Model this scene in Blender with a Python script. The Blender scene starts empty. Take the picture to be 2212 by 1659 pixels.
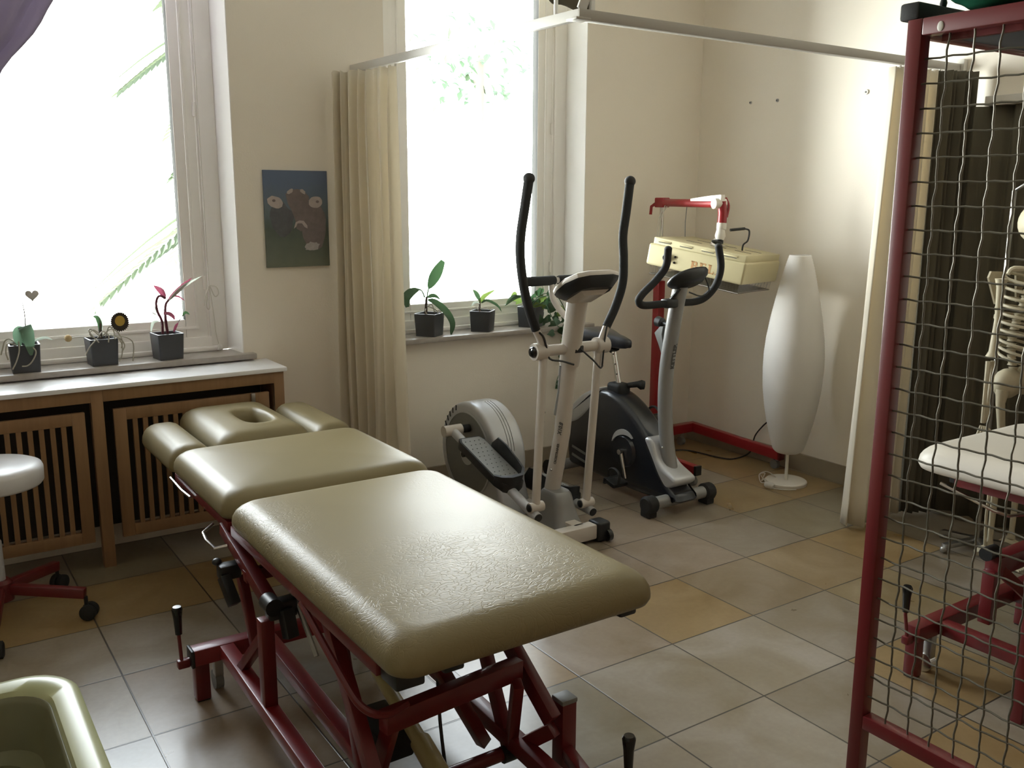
import bpy, bmesh, math, random
from mathutils import Vector, Matrix
PI = math.pi
WORLD_STRENGTH, EXPOSURE = 11, 1.8
rnd = random.Random(7)
SC = bpy.context.scene
COL = SC.collection

# ------------------------------------------------------------------ helpers
def V(*a):
    return Vector(a[0]) if len(a) == 1 else Vector(a)

def cr(pts, n=6):
    """Catmull-Rom resample of a polyline."""
    P = [V(p) for p in pts]
    if len(P) < 3:
        return P
    P = [P[0] * 2 - P[1]] + P + [P[-1] * 2 - P[-2]]
    out = []
    for i in range(1, len(P) - 2):
        a, b, c, d = P[i - 1:i + 3]
        for k in range(n):
            t = k / n
            out.append(.5 * ((2 * b) + (c - a) * t + (2 * a - 5 * b + 4 * c - d) * t * t + (3 * b - a - 3 * c + d) * t ** 3))
    out.append(P[-2])
    return out

def frame_for(d):
    d = d.normalized()
    u = Vector((0, 0, 1)) if abs(d.z) < .95 else Vector((0, 1, 0))
    s = d.cross(u).normalized()
    return s, s.cross(d).normalized()

class MB:
    def __init__(self):
        self.bm = bmesh.new()

    def quad(self, a, b, c, d):
        vs = [self.bm.verts.new(p) for p in (a, b, c, d)]
        return self.bm.faces.new(vs)

    def box(self, c, s, rot=None, bevel=0.0, seg=2):
        M = Matrix.Translation(V(c)) @ (rot.to_4x4() if rot else Matrix()) @ Matrix.Diagonal((s[0], s[1], s[2], 1))
        r = bmesh.ops.create_cube(self.bm, size=1, matrix=M)
        if bevel:
            es = {e for v in r['verts'] for e in v.link_edges}
            bmesh.ops.bevel(self.bm, geom=list(es), offset=bevel, segments=seg, profile=.5, affect='EDGES')
        return self

    def b2(self, x0, x1, y0, y1, z0, z1, bevel=0.0, seg=2):
        return self.box(((x0 + x1) / 2, (y0 + y1) / 2, (z0 + z1) / 2), (abs(x1 - x0), abs(y1 - y0), abs(z1 - z0)), None, bevel, seg)

    def bar(self, p, q, w, h, up=(0, 0, 1), bevel=0.002):
        p, q = V(p), V(q)
        d = (q - p)
        L = d.length
        d.normalize()
        u = V(up)
        if abs(d.dot(u)) > .98:
            u = V(0, 1, 0)
        s = d.cross(u).normalized()
        u = s.cross(d).normalized()
        R = Matrix((s, d, u)).transposed()
        return self.box((p + q) / 2, (w, L, h), R, bevel)

    def loft(self, loops, cap0=True, cap1=True, closed=True):
        rows = [[self.bm.verts.new(p) for p in lp] for lp in loops]
        n = len(rows[0])
        for a, b in zip(rows[:-1], rows[1:]):
            for i in range(n if closed else n - 1):
                j = (i + 1) % n
                try:
                    self.bm.faces.new((a[i], a[j], b[j], b[i]))
                except ValueError:
                    pass
        if closed and cap0:
            self.bm.faces.new(rows[0][::-1])
        if closed and cap1:
            self.bm.faces.new(rows[-1])
        return self

    def tube(self, pts, r, n=10, cap=True, smooth=0):
        P = cr(pts, smooth) if smooth else [V(p) for p in pts]
        m = len(P)
        if not hasattr(r, '__len__'):
            rr = [r] * m
        else:
            rr = []
            for i in range(m):
                t = i / (m - 1) * (len(r) - 1)
                k = min(int(t), len(r) - 2)
                rr.append(r[k] * (1 - t + k) + r[k + 1] * (t - k))
        loops = []
        s = None
        for i in range(m):
            d = (P[min(i + 1, m - 1)] - P[max(i - 1, 0)])
            d = d.normalized() if d.length > 1e-9 else Vector((0, 0, 1))
            if s is None:
                s, u = frame_for(d)
            else:
                s = (s - d * s.dot(d)).normalized()
            u = s.cross(d)
            loops.append([P[i] + (s * math.cos(2 * PI * k / n) + u * math.sin(2 * PI * k / n)) * rr[i] for k in range(n)])
        return self.loft(loops, cap, cap)

    def cyl(self, p, q, r, n=16, r2=None):
        return self.tube([p, q], [r, r if r2 is None else r2], n)

    def lathe(self, prof, c=(0, 0, 0), n=24, M=None, capb=True, capt=True):
        c = V(c)
        loops = []
        for r, z in prof:
            lp = []
            for k in range(n):
                p = Vector((max(r, 1e-4) * math.cos(2 * PI * k / n), max(r, 1e-4) * math.sin(2 * PI * k / n), z))
                lp.append((M @ p if M else p) + c)
            loops.append(lp)
        return self.loft(loops, capb, capt)

    def ell(self, c, r, rot=None, seg=16, rings=10):
        M = Matrix.Translation(V(c)) @ (rot.to_4x4() if rot else Matrix()) @ Matrix.Diagonal((r[0], r[1], r[2], 1))
        bmesh.ops.create_uvsphere(self.bm, u_segments=seg, v_segments=rings, radius=1, matrix=M)
        return self

    def prism(self, poly, fn, d0, d1, bevel=0.0):
        """extrude a 2-D polygon; fn(u, v, d) -> world point"""
        n = len(poly)
        if bevel:
            cx = sum(p[0] for p in poly) / n
            cy = sum(p[1] for p in poly) / n
            def ins(k):
                out = []
                for i in range(n):
                    a = Vector(poly[i - 1]); b = Vector(poly[i]); c = Vector(poly[(i + 1) % n])
                    e1 = (b - a).normalized(); e2 = (c - b).normalized()
                    t = Vector((-(e1 + e2).y, (e1 + e2).x))
                    t = t.normalized() if t.length > 1e-6 else Vector((cx, cy)) - b
                    if t.dot(Vector((cx, cy)) - b) < 0 and k > 0:
                        pass
                    out.append(b + t * k)
                return out
            area = sum(poly[i - 1][0] * poly[i][1] - poly[i][0] * poly[i - 1][1] for i in range(n))
            s = bevel if area > 0 else -bevel
            st = 1 if d1 > d0 else -1
            lo = []
            for a in (0, 30, 60, 90):
                t = math.radians(a)
                lo.append((s * (1 - math.sin(t)), d0 + st * bevel * (1 - math.cos(t))))
            lo = [(k, d) for k, d in lo]
            hi = [(k, d1 - (d - d0)) for k, d in lo][::-1]
            loops = []
            for k, d in lo + hi:
                loops.append([fn(p[0], p[1], d) for p in ins(k)])
            return self.loft(loops)
        return self.loft([[fn(u, v, d0) for u, v in poly], [fn(u, v, d1) for u, v in poly]])

    def leaf(self, pts, w, up=(0, 0, 1), n=8, fold=.25, prof=None, smooth=4):
        P = cr(pts, smooth)
        m = len(P)
        L, C, R = [], [], []
        s0 = None
        for i, p in enumerate(P):
            d = (P[min(i + 1, m - 1)] - P[max(i - 1, 0)]).normalized()
            s = d.cross(V(up))
            if s.length < .1:
                s = s0 if s0 is not None else d.cross(Vector((1, 0, 0)))
            s.normalize()
            if s0 is not None and s.dot(s0) < 0:
                s = -s
            s0 = s
            nn = s.cross(d)
            t = i / (m - 1)
            ww = w * (prof(t) if prof else math.sin(PI * min(1, t * .92 + .08)) ** .8)
            L.append(self.bm.verts.new(p - s * ww / 2 + nn * ww * fold))
            C.append(self.bm.verts.new(p))
            R.append(self.bm.verts.new(p + s * ww / 2 + nn * ww * fold))
        for i in range(m - 1):
            self.bm.faces.new((L[i], C[i], C[i + 1], L[i + 1]))
            self.bm.faces.new((C[i], R[i], R[i + 1], C[i + 1]))
        return self

    def build(self, name, mat, parent=None, smooth=38, solid=0.0, subsurf=0):
        bm = self.bm
        bmesh.ops.remove_doubles(bm, verts=bm.verts[:], dist=1e-6)
        if not solid:
            bmesh.ops.recalc_face_normals(bm, faces=bm.faces[:])
        if parent is not None:
            bm.transform(world_of(parent).inverted())
        me = bpy.data.meshes.new(name)
        bm.to_mesh(me)
        bm.free()
        for p in me.polygons:
            p.use_smooth = smooth > 0
        if smooth > 0:
            me.set_sharp_from_angle(angle=math.radians(smooth))
        o = bpy.data.objects.new(name, me)
        COL.objects.link(o)
        me.materials.append(mat)
        if parent is not None:
            o.parent = parent
        if solid:
            md = o.modifiers.new('thickness', 'SOLIDIFY')
            md.thickness = solid
            md.offset = 0
        if subsurf:
            md = o.modifiers.new('smoothing', 'SUBSURF')
            md.levels = md.render_levels = subsurf
        return o

def world_of(o):
    M = o.matrix_basis.copy()
    while o.parent is not None:
        o = o.parent
        M = o.matrix_basis @ M
    return M

def tag(o, label=None, cat=None, group=None, kind=None):
    if label: o['label'] = label
    if cat: o['category'] = cat
    if group: o['group'] = group
    if kind: o['kind'] = kind
    return o

def thing(name, loc, label, cat, group=None, rotz=0.0, M=None):
    o = bpy.data.objects.new(name, None)
    COL.objects.link(o)
    if M is not None:
        o.matrix_basis = M
    else:
        o.matrix_basis = Matrix.Translation(V(loc)) @ Matrix.Rotation(rotz, 4, 'Z')
    o.empty_display_size = .1
    return tag(o, label, cat, group)

def struct(name, mb, mat, smooth=0, **k):
    return tag(mb.build(name, mat, None, smooth, **k), kind='structure')

def text_mesh(name, s, mat, parent, org, xd, yd, size, depth=.0006, spacing=1.0, shear=0.0, bold=0.0):
    cu = bpy.data.curves.new(name, 'FONT')
    cu.body = s
    cu.size = size
    cu.extrude = depth
    cu.space_character = spacing
    cu.shear = shear
    cu.offset = bold
    to = bpy.data.objects.new(name, cu)
    COL.objects.link(to)
    bpy.context.view_layer.update()
    me = bpy.data.meshes.new_from_object(to.evaluated_get(bpy.context.evaluated_depsgraph_get()))
    bpy.data.objects.remove(to)
    bpy.data.curves.remove(cu)
    xd, yd = V(xd).normalized(), V(yd).normalized()
    zd = xd.cross(yd)
    M = Matrix.Translation(V(org)) @ Matrix((xd, yd, zd)).transposed().to_4x4()
    me.transform(world_of(parent).inverted() @ M)
    me.materials.clear()
    me.materials.append(mat)
    o = bpy.data.objects.new(name, me)
    COL.objects.link(o)
    o.parent = parent
    return o

# ------------------------------------------------------------------ materials
def pr_in(b, **k):
    for a, v in k.items():
        b.inputs[a.replace('_', ' ')].default_value = v

def mat(name, col, rough=.5, metal=0.0, bump=0.0, bscale=200.0, vary=0.0, vscale=6.0, spec=.5, coat=0.0, sheen=0.0, trans=0.0):
    m = bpy.data.materials.new(name)
    m.use_nodes = True
    nt = m.node_tree
    b = nt.nodes['Principled BSDF']
    b.inputs['Base Color'].default_value = (*col, 1)
    b.inputs['Roughness'].default_value = rough
    b.inputs['Metallic'].default_value = metal
    b.inputs['Specular IOR Level'].default_value = spec
    b.inputs['Coat Weight'].default_value = coat
    b.inputs['Sheen Weight'].default_value = sheen
    tc = nt.nodes.new('ShaderNodeTexCoord')
    if vary:
        n = nt.nodes.new('ShaderNodeTexNoise')
        n.inputs['Scale'].default_value = vscale
        n.inputs['Detail'].default_value = 4
        nt.links.new(tc.outputs['Object'], n.inputs['Vector'])
        mx = nt.nodes.new('ShaderNodeMix')
        mx.data_type = 'RGBA'
        mx.inputs['A'].default_value = (*[c * (1 - vary) for c in col], 1)
        mx.inputs['B'].default_value = (*[min(1, c * (1 + vary)) for c in col], 1)
        nt.links.new(n.outputs['Fac'], mx.inputs['Factor'])
        nt.links.new(mx.outputs['Result'], b.inputs['Base Color'])
    if bump:
        n = nt.nodes.new('ShaderNodeTexNoise')
        n.inputs['Scale'].default_value = bscale
        n.inputs['Detail'].default_value = 3
        nt.links.new(tc.outputs['Object'], n.inputs['Vector'])
        bp = nt.nodes.new('ShaderNodeBump')
        bp.inputs['Strength'].default_value = bump
        bp.inputs['Distance'].default_value = .002
        nt.links.new(n.outputs['Fac'], bp.inputs['Height'])
        nt.links.new(bp.outputs['Normal'], b.inputs['Normal'])
    if trans:
        t = nt.nodes.new('ShaderNodeBsdfTranslucent')
        t.inputs['Color'].default_value = (*col, 1)
        ms = nt.nodes.new('ShaderNodeMixShader')
        ms.inputs[0].default_value = trans
        nt.links.new(b.outputs[0], ms.inputs[1])
        nt.links.new(t.outputs[0], ms.inputs[2])
        nt.links.new(ms.outputs[0], nt.nodes['Material Output'].inputs['Surface'])
    return m

M = {}
M['wall'] = mat('plaster', (.84, .79, .705), .85, bump=.25, bscale=140, vary=.03, vscale=2)
M['ceil'] = mat('ceiling_paint', (.86, .84, .79), .9)
M['reveal'] = mat('white_gloss_paint', (.90, .89, .87), .4, vary=.03, vscale=3)
M['frame'] = mat('window_paint', (.88, .865, .84), .35, vary=.03, vscale=4)
M['sill'] = mat('sill_stone', (.36, .33, .30), .3, vary=.2, vscale=30)
M['skirt'] = mat('skirting_stone', (.34, .29, .22), .45, vary=.15, vscale=8)
M['red'] = mat('red_enamel', (.125, .009, .011), .38, vary=.12, vscale=9, coat=.2)
M['red_lit'] = mat('lit_red_enamel', (.19, .010, .014), .38, vary=.1, vscale=9, coat=.2)  # lit copy of the red enamel, highlight put into the colour
M['black'] = mat('black_plastic', (.012, .013, .014), .42)
M['rubber'] = mat('black_rubber', (.014, .014, .014), .7, bump=.2, bscale=300)
M['foam'] = mat('black_foam_grip', (.014, .015, .016), .8, bump=.5, bscale=500)
M['chrome'] = mat('chrome', (.68, .68, .67), .18, metal=1)
M['steel'] = mat('dull_steel', (.42, .42, .41), .38, metal=1)
M['white_enamel'] = mat('cream_white_enamel', (.58, .54, .49), .35, coat=.2)
M['silver'] = mat('silver_plastic', (.52, .53, .55), .35, metal=.35)
M['silver_dark'] = mat('dark_silver_paint', (.30, .30, .295), .4, metal=.3)
M['grey'] = mat('grey_plastic', (.19, .195, .19), .5)
M['pot'] = mat('anthracite_ceramic', (.045, .048, .056), .4)
M['soil'] = mat('bark_soil', (.035, .025, .018), .95, bump=.8, bscale=90, vary=.5, vscale=60)
M['leaf'] = mat('green_leaf', (.035, .075, .032), .32, vary=.25, vscale=20, trans=.28)
M['leaf_pale'] = mat('pale_green_leaf', (.12, .21, .14), .35, vary=.2, vscale=20, trans=.3)
M['leaf_yel'] = mat('yellow_green_leaf', (.14, .21, .05), .35, vary=.25, vscale=20, trans=.3)
M['leaf_red'] = mat('purple_leaf', (.13, .03, .05), .4, vary=.3, vscale=25, trans=.3)
M['leaf_white'] = mat('whitish_leaf', (.34, .38, .33), .4, vary=.2, vscale=30, trans=.3)
M['root'] = mat('pale_root', (.35, .33, .27), .7)
M['stem'] = mat('brown_stem', (.06, .04, .03), .7)
M['wood'] = None
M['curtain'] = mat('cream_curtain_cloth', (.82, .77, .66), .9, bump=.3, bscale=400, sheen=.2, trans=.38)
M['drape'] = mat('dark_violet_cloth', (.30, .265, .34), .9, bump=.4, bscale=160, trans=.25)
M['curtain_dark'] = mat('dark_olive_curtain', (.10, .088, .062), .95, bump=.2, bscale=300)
M['rail'] = mat('white_rail_enamel', (.62, .61, .58), .35)
M['rail_grey'] = mat('grey_rail_enamel', (.40, .38, .34), .4)
M['paper'] = mat('rice_paper', (.88, .86, .83), .8, trans=.35)
M['lampwhite'] = mat('white_lamp_metal', (.74, .71, .65), .4)
M['cream'] = mat('yellowed_cream_plastic', (.60, .54, .33), .38, vary=.05, vscale=5)
M['orange_print'] = mat('orange_print', (.46, .25, .10), .5)
M['mesh_wire'] = mat('galvanised_wire', (.13, .12, .095), .38, metal=.6)
M['greenball'] = mat('dark_green_vinyl', (.01, .10, .055), .35)
M['lime'] = mat('lime_plastic', (.40, .42, .24), .3, vary=.06, vscale=9)
M['stoolwhite'] = mat('white_stool_vinyl', (.66, .66, .68), .35)
M['pad2'] = mat('pale_beige_vinyl', (.60, .56, .49), .4, bump=.15, bscale=60)
M['bone'] = mat('bone_resin', (.52, .47, .34), .55, vary=.15, vscale=30)
M['bikeblack'] = mat('glossy_black_housing', (.012, .014, .02), .28, coat=.3)
M['yellow_tube'] = mat('cream_hydraulic_tube', (.40, .34, .16), .35)
M['navy'] = mat('navy_board', (.02, .022, .03), .5)
M['print_dark'] = mat('dark_print', (.06, .06, .06), .5)
M['print_grey'] = mat('grey_print', (.30, .31, .31), .5)
M['knobglass'] = mat('black_glass', (.01, .01, .01), .1)
M['socketwhite'] = mat('white_plastic', (.62, .60, .56), .45)
M['fir'] = mat('fir_needles', (.022, .034, .012), .7, vary=.3, vscale=8)
M['outer_leaf'] = mat('garden_leaf', (.025, .05, .02), .6, vary=.3, vscale=6)
M['bark'] = mat('bark', (.05, .045, .035), .9)
M['brownred'] = mat('reddish_brown_cloth', (.10, .035, .022), .9, vary=.3, vscale=14)
M['twine'] = mat('white_cord', (.62, .60, .55), .8)
M['sunyellow'] = mat('ochre_yellow', (.42, .27, .04), .7)
M['sunbrown'] = mat('dark_brown_petal', (.03, .02, .013), .8)
M['tan'] = mat('tan_felt', (.45, .34, .18), .95, bump=.5, bscale=200)
M['heart'] = mat('grey_wood_heart', (.50, .48, .47), .8, vary=.2, vscale=60)
M['pic_ear'] = mat('print_pale_fur', (.44, .39, .38), .9, vary=.15, vscale=50)
M['pic_fur'] = mat('print_brown_fur', (.20, .17, .17), .9, vary=.25, vscale=40)
M['pic_dark'] = mat('print_dark_fur', (.12, .125, .14), .9, vary=.3, vscale=40)
M['pic_white'] = mat('print_white_fur', (.42, .40, .40), .9, vary=.2, vscale=60)

def mat_wood():
    m = mat('beech_wood', (.30, .16, .075), .5)
    nt = m.node_tree
    b = nt.nodes['Principled BSDF']
    tc = nt.nodes.new('ShaderNodeTexCoord')
    mp = nt.nodes.new('ShaderNodeMapping')
    mp.inputs['Scale'].default_value = (40, 40, 3)
    n = nt.nodes.new('ShaderNodeTexNoise')
    n.inputs['Scale'].default_value = 1.2
    n.inputs['Detail'].default_value = 5
    r = nt.nodes.new('ShaderNodeValToRGB')
    r.color_ramp.elements[0].color = (.21, .115, .055, 1)
    r.color_ramp.elements[1].color = (.34, .20, .10, 1)
    nt.links.new(tc.outputs['Object'], mp.inputs[0])
    nt.links.new(mp.outputs[0], n.inputs['Vector'])
    nt.links.new(n.outputs['Fac'], r.inputs[0])
    nt.links.new(r.outputs[0], b.inputs['Base Color'])
    return m
M['wood'] = mat_wood()
M['lime_shaded'] = mat('shaded_tub_inside', (.17, .17, .10), .45, vary=.08, vscale=12)  # darkened lime: the shade inside the tub is put into the colour
M['redstand'] = mat('bright_red_stand_enamel', (.30, .014, .02), .35, vary=.1, vscale=9, coat=.2)
M['woodtop'] = mat('white_board_top', (.80, .81, .84), .38)
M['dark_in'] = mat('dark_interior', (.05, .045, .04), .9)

def mat_floor():
    m = bpy.data.materials.new('stone_tile')
    m.use_nodes = True
    nt = m.node_tree
    N = nt.nodes.new
    L = nt.links.new
    b = nt.nodes['Principled BSDF']
    at = N('ShaderNodeAttribute'); at.attribute_name = 'tile'
    tc = N('ShaderNodeTexCoord')
    # mottling of the stone
    n1 = N('ShaderNodeTexNoise'); n1.inputs['Scale'].default_value = 3.2; n1.inputs['Detail'].default_value = 6; n1.inputs['Distortion'].default_value = 1.2
    L(tc.outputs['Object'], n1.inputs['Vector'])
    r1 = N('ShaderNodeValToRGB')
    r1.color_ramp.elements[0].position = .35; r1.color_ramp.elements[0].color = (.80, .74, .62, 1)
    r1.color_ramp.elements[1].position = .68; r1.color_ramp.elements[1].color = (1.08, 1.08, 1.08, 1)
    L(n1.outputs['Fac'], r1.inputs[0])
    n2 = N('ShaderNodeTexNoise'); n2.inputs['Scale'].default_value = 60; n2.inputs['Detail'].default_value = 4
    L(tc.outputs['Object'], n2.inputs['Vector'])
    r2 = N('ShaderNodeValToRGB')
    r2.color_ramp.elements[0].color = (.86, .86, .86, 1); r2.color_ramp.elements[1].color = (1.1, 1.1, 1.1, 1)
    L(n2.outputs['Fac'], r2.inputs[0])
    m1 = N('ShaderNodeMix'); m1.data_type = 'RGBA'; m1.blend_type = 'MULTIPLY'; m1.inputs['Factor'].default_value = 1
    L(at.outputs['Color'], m1.inputs['A']); L(r1.outputs[0], m1.inputs['B'])
    m2 = N('ShaderNodeMix'); m2.data_type = 'RGBA'; m2.blend_type = 'MULTIPLY'; m2.inputs['Factor'].default_value = 1
    L(m1.outputs['Result'], m2.inputs['A']); L(r2.outputs[0], m2.inputs['B'])
    # grout
    sx = N('ShaderNodeSeparateXYZ'); L(tc.outputs['Object'], sx.inputs[0])
    def dist(out, off):
        a = N('ShaderNodeMath'); a.operation = 'SUBTRACT'; a.inputs[1].default_value = off - 40
        L(out, a.inputs[0])
        p = N('ShaderNodeMath'); p.operation = 'PINGPONG'; p.inputs[1].default_value = .2
        L(a.outputs[0], p.inputs[0])
        return p.outputs[0]
    mn = N('ShaderNodeMath'); mn.operation = 'MINIMUM'
    L(dist(sx.outputs[0], .0753), mn.inputs[0]); L(dist(sx.outputs[1], .1105), mn.inputs[1])
    mr = N('ShaderNodeMapRange'); mr.inputs['From Min'].default_value = .0016; mr.inputs['From Max'].default_value = .0036
    L(mn.outputs[0], mr.inputs['Value'])
    m3 = N('ShaderNodeMix'); m3.data_type = 'RGBA'
    m3.inputs['A'].default_value = (.055, .047, .04, 1)
    L(mr.outputs[0], m3.inputs['Factor']); L(m2.outputs['Result'], m3.inputs['B'])
    L(m3.outputs['Result'], b.inputs['Base Color'])
    rr = N('ShaderNodeMapRange'); rr.inputs['To Min'].default_value = .24; rr.inputs['To Max'].default_value = .36
    L(n1.outputs['Fac'], rr.inputs['Value'])
    L(rr.outputs[0], b.inputs['Roughness'])
    b.inputs['Specular IOR Level'].default_value = .75
    bp = N('ShaderNodeBump'); bp.inputs['Strength'].default_value = .35; bp.inputs['Distance'].default_value = .0015
    ad = N('ShaderNodeMath'); ad.operation = 'MULTIPLY_ADD'; ad.inputs[1].default_value = .12
    L(n1.outputs['Fac'], ad.inputs[0]); L(mr.outputs[0], ad.inputs[2])
    L(ad.outputs[0], bp.inputs['Height']); L(bp.outputs[0], b.inputs['Normal'])
    return m
M['floor'] = mat_floor()

def mat_vinyl(name, col, wr):
    m = mat(name, col, .42, vary=.04, vscale=5, spec=.3)
    nt = m.node_tree
    N, L = nt.nodes.new, nt.links.new
    b = nt.nodes['Principled BSDF']
    b.inputs['Coat Weight'].default_value = .0
    b.inputs['Coat Roughness'].default_value = .3
    tc = N('ShaderNodeTexCoord')
    mp = N('ShaderNodeMapping'); mp.inputs['Scale'].default_value = (1.0, 1.7, 1); mp.inputs['Rotation'].default_value = (0, 0, .25)
    L(tc.outputs['Object'], mp.inputs[0])
    nz = N('ShaderNodeTexNoise'); nz.inputs['Scale'].default_value = 7; nz.inputs['Detail'].default_value = 3
    L(mp.outputs[0], nz.inputs['Vector'])
    va = N('ShaderNodeMix'); va.data_type = 'VECTOR'; va.inputs['Factor'].default_value = .22
    L(mp.outputs[0], va.inputs['A']); L(nz.outputs['Color'], va.inputs['B'])
    vo = N('ShaderNodeTexVoronoi'); vo.feature = 'DISTANCE_TO_EDGE'; vo.inputs['Scale'].default_value = 48
    L(va.outputs['Result'], vo.inputs['Vector'])
    cr_ = N('ShaderNodeMapRange'); cr_.inputs['From Max'].default_value = .10
    L(vo.outputs['Distance'], cr_.inputs['Value'])
    big = N('ShaderNodeTexNoise'); big.inputs['Scale'].default_value = 2.3; big.inputs['Detail'].default_value = 2
    L(tc.outputs['Object'], big.inputs['Vector'])
    mk = N('ShaderNodeMapRange'); mk.inputs['From Min'].default_value = .40; mk.inputs['From Max'].default_value = .62
    L(big.outputs['Fac'], mk.inputs['Value'])
    mu = N('ShaderNodeMath'); mu.operation = 'MULTIPLY'
    L(cr_.outputs[0], mu.inputs[0]); L(mk.outputs[0], mu.inputs[1])
    bp = N('ShaderNodeBump'); bp.inputs['Strength'].default_value = wr; bp.inputs['Distance'].default_value = .0018
    L(mu.outputs[0], bp.inputs['Height'])
    fine = N('ShaderNodeTexNoise'); fine.inputs['Scale'].default_value = 260
    L(tc.outputs['Object'], fine.inputs['Vector'])
    bp2 = N('ShaderNodeBump'); bp2.inputs['Strength'].default_value = .08; bp2.inputs['Distance'].default_value = .001
    L(fine.outputs['Fac'], bp2.inputs['Height']); L(bp.outputs[0], bp2.inputs['Normal'])
    L(bp2.outputs[0], b.inputs['Normal'])
    return m
M['vinyl'] = mat_vinyl('olive_cream_vinyl', (.225, .185, .098), .03)
M['vinyl_worn'] = mat_vinyl('creased_olive_cream_vinyl', (.225, .185, .098), .26)

def mat_glass():
    m = bpy.data.materials.new('window_glass')
    m.use_nodes = True
    nt = m.node_tree
    nt.nodes.remove(nt.nodes['Principled BSDF'])
    t = nt.nodes.new('ShaderNodeBsdfTransparent')
    t.inputs[0].default_value = (.96, .98, .97, 1)
    g = nt.nodes.new('ShaderNodeBsdfGlossy')
    g.inputs['Roughness'].default_value = .02
    fr = nt.nodes.new('ShaderNodeFresnel')
    fr.inputs[0].default_value = 1.3
    mx = nt.nodes.new('ShaderNodeMixShader')
    nt.links.new(fr.outputs[0], mx.inputs[0])
    nt.links.new(t.outputs[0], mx.inputs[1])
    nt.links.new(g.outputs[0], mx.inputs[2])
    nt.links.new(mx.outputs[0], nt.nodes['Material Output'].inputs['Surface'])
    return m
M['glass'] = mat_glass()

def mat_picture():
    m = mat('cow_print', (.1, .12, .14), .8)
    nt = m.node_tree
    N, L = nt.nodes.new, nt.links.new
    b = nt.nodes['Principled BSDF']
    tc = N('ShaderNodeTexCoord'); sx = N('ShaderNodeSeparateXYZ'); L(tc.outputs['Generated'], sx.inputs[0])
    nz = N('ShaderNodeTexNoise'); nz.inputs['Scale'].default_value = 22; nz.inputs['Detail'].default_value = 6
    L(tc.outputs['Object'], nz.inputs['Vector'])
    ad = N('ShaderNodeMath'); ad.operation = 'MULTIPLY_ADD'; ad.inputs[1].default_value = .22
    L(nz.outputs['Fac'], ad.inputs[0]); L(sx.outputs[2], ad.inputs[2])
    r = N('ShaderNodeValToRGB')
    e = r.color_ramp.elements
    e[0].position = .12; e[0].color = (.18, .20, .16, 1)
    e[1].position = 1.0; e[1].color = (.12, .16, .25, 1)
    x = e.new(.5); x.color = (.10, .125, .11, 1)
    x = e.new(.72); x.color = (.14, .18, .21, 1)
    L(ad.outputs[0], r.inputs[0]); L(r.outputs[0], b.inputs['Base Color'])
    return m
M['picture'] = mat_picture()
# ------------------------------------------------------------------ room shell
XW, YW = 4.10, 4.12           # right wall, window wall
XL, YF, ZC = -1.3, -2.2, 3.25
YG = 4.27                     # window frame face
W1 = (0.08, 1.297); W2 = (2.03, 3.243); ZS, ZT = .76, 2.95

# floor: one quad per tile, colour per tile
mb = MB()
tiles = []
cl = {}
x0i, x1i, y0j, y1j = -9, 7, -5, 14
OCHRE, GREY, PINK, LIGHT, OLIVE, COOL = (.40, .285, .145), (.345, .30, .245), (.385, .315, .25), (.42, .375, .315), (.30, .26, .185), (.365, .35, .34)
special = {(1, 1): OCHRE, (2, 1): (.36, .285, .195), (3, 1): (.36, .27, .16), (3, 2): (.34, .27, .165), (2, 2): GREY, (1, 2): LIGHT, (0, 2): LIGHT, (0, 1): PINK,
           (2, 3): OCHRE, (1, 3): GREY, (0, 3): LIGHT, (2, 0): PINK, (3, 0): GREY, (4, 0): OLIVE, (4, -1): (.40, .30, .16), (5, -1): OCHRE, (5, 0): OLIVE, (4, 1): OCHRE,
           (3, -1): GREY, (2, -1): PINK, (1, 0): PINK, (4, -2): LIGHT, (3, -2): PINK, (5, -2): OCHRE, (5, -3): OCHRE, (4, -3): OCHRE, (3, -3): PINK, (4, 2): GREY, (4, 3): OLIVE, (3, 3): OLIVE,
           (-3, -2): OCHRE, (-4, -2): OCHRE, (-2, -2): OCHRE, (-3, -1): LIGHT, (-2, -1): COOL, (-3, 0): PINK, (-2, 0): COOL, (-4, 0): LIGHT, (-4, 1): COOL, (-3, 1): PINK,
           (-4, 2): LIGHT, (-3, 2): PINK, (-2, 1): LIGHT, (-2, 2): GREY, (-4, -1): LIGHT}
pal = [GREY, PINK, LIGHT, OLIVE, OCHRE, GREY, LIGHT]
for i in range(x0i, x1i):
    for j in range(y0j, y1j):
        a, b_ = 1.6753 + .4 * i, 2.9105 - .4 * j
        xa, xb = max(a, XL - .15), min(a + .4, XW + .15)
        ya, yb = max(b_ - .4, YF - .15), min(b_, YW + .3)
        if xb - xa < .001 or yb - ya < .001:
            continue
        f = mb.quad((xa, ya, 0), (xb, ya, 0), (xb, yb, 0), (xa, yb, 0))
        c = special.get((i, j)) or pal[rnd.randrange(len(pal))]
        k = rnd.uniform(.95, 1.06) * .80
        tiles.append([q * k for q in c])
bmesh.ops.recalc_face_normals(mb.bm, faces=mb.bm.faces[:])
me = bpy.data.meshes.new('floor')
mb.bm.to_mesh(me); mb.bm.free()
ca = me.color_attributes.new('tile', 'FLOAT_COLOR', 'CORNER')
for p, c in zip(me.polygons, tiles):
    for li in p.loop_indices:
        ca.data[li].color = (*c, 1)
me.materials.append(M['floor'])
fl = bpy.data.objects.new('floor', me); COL.objects.link(fl); tag(fl, kind='structure')

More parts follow.
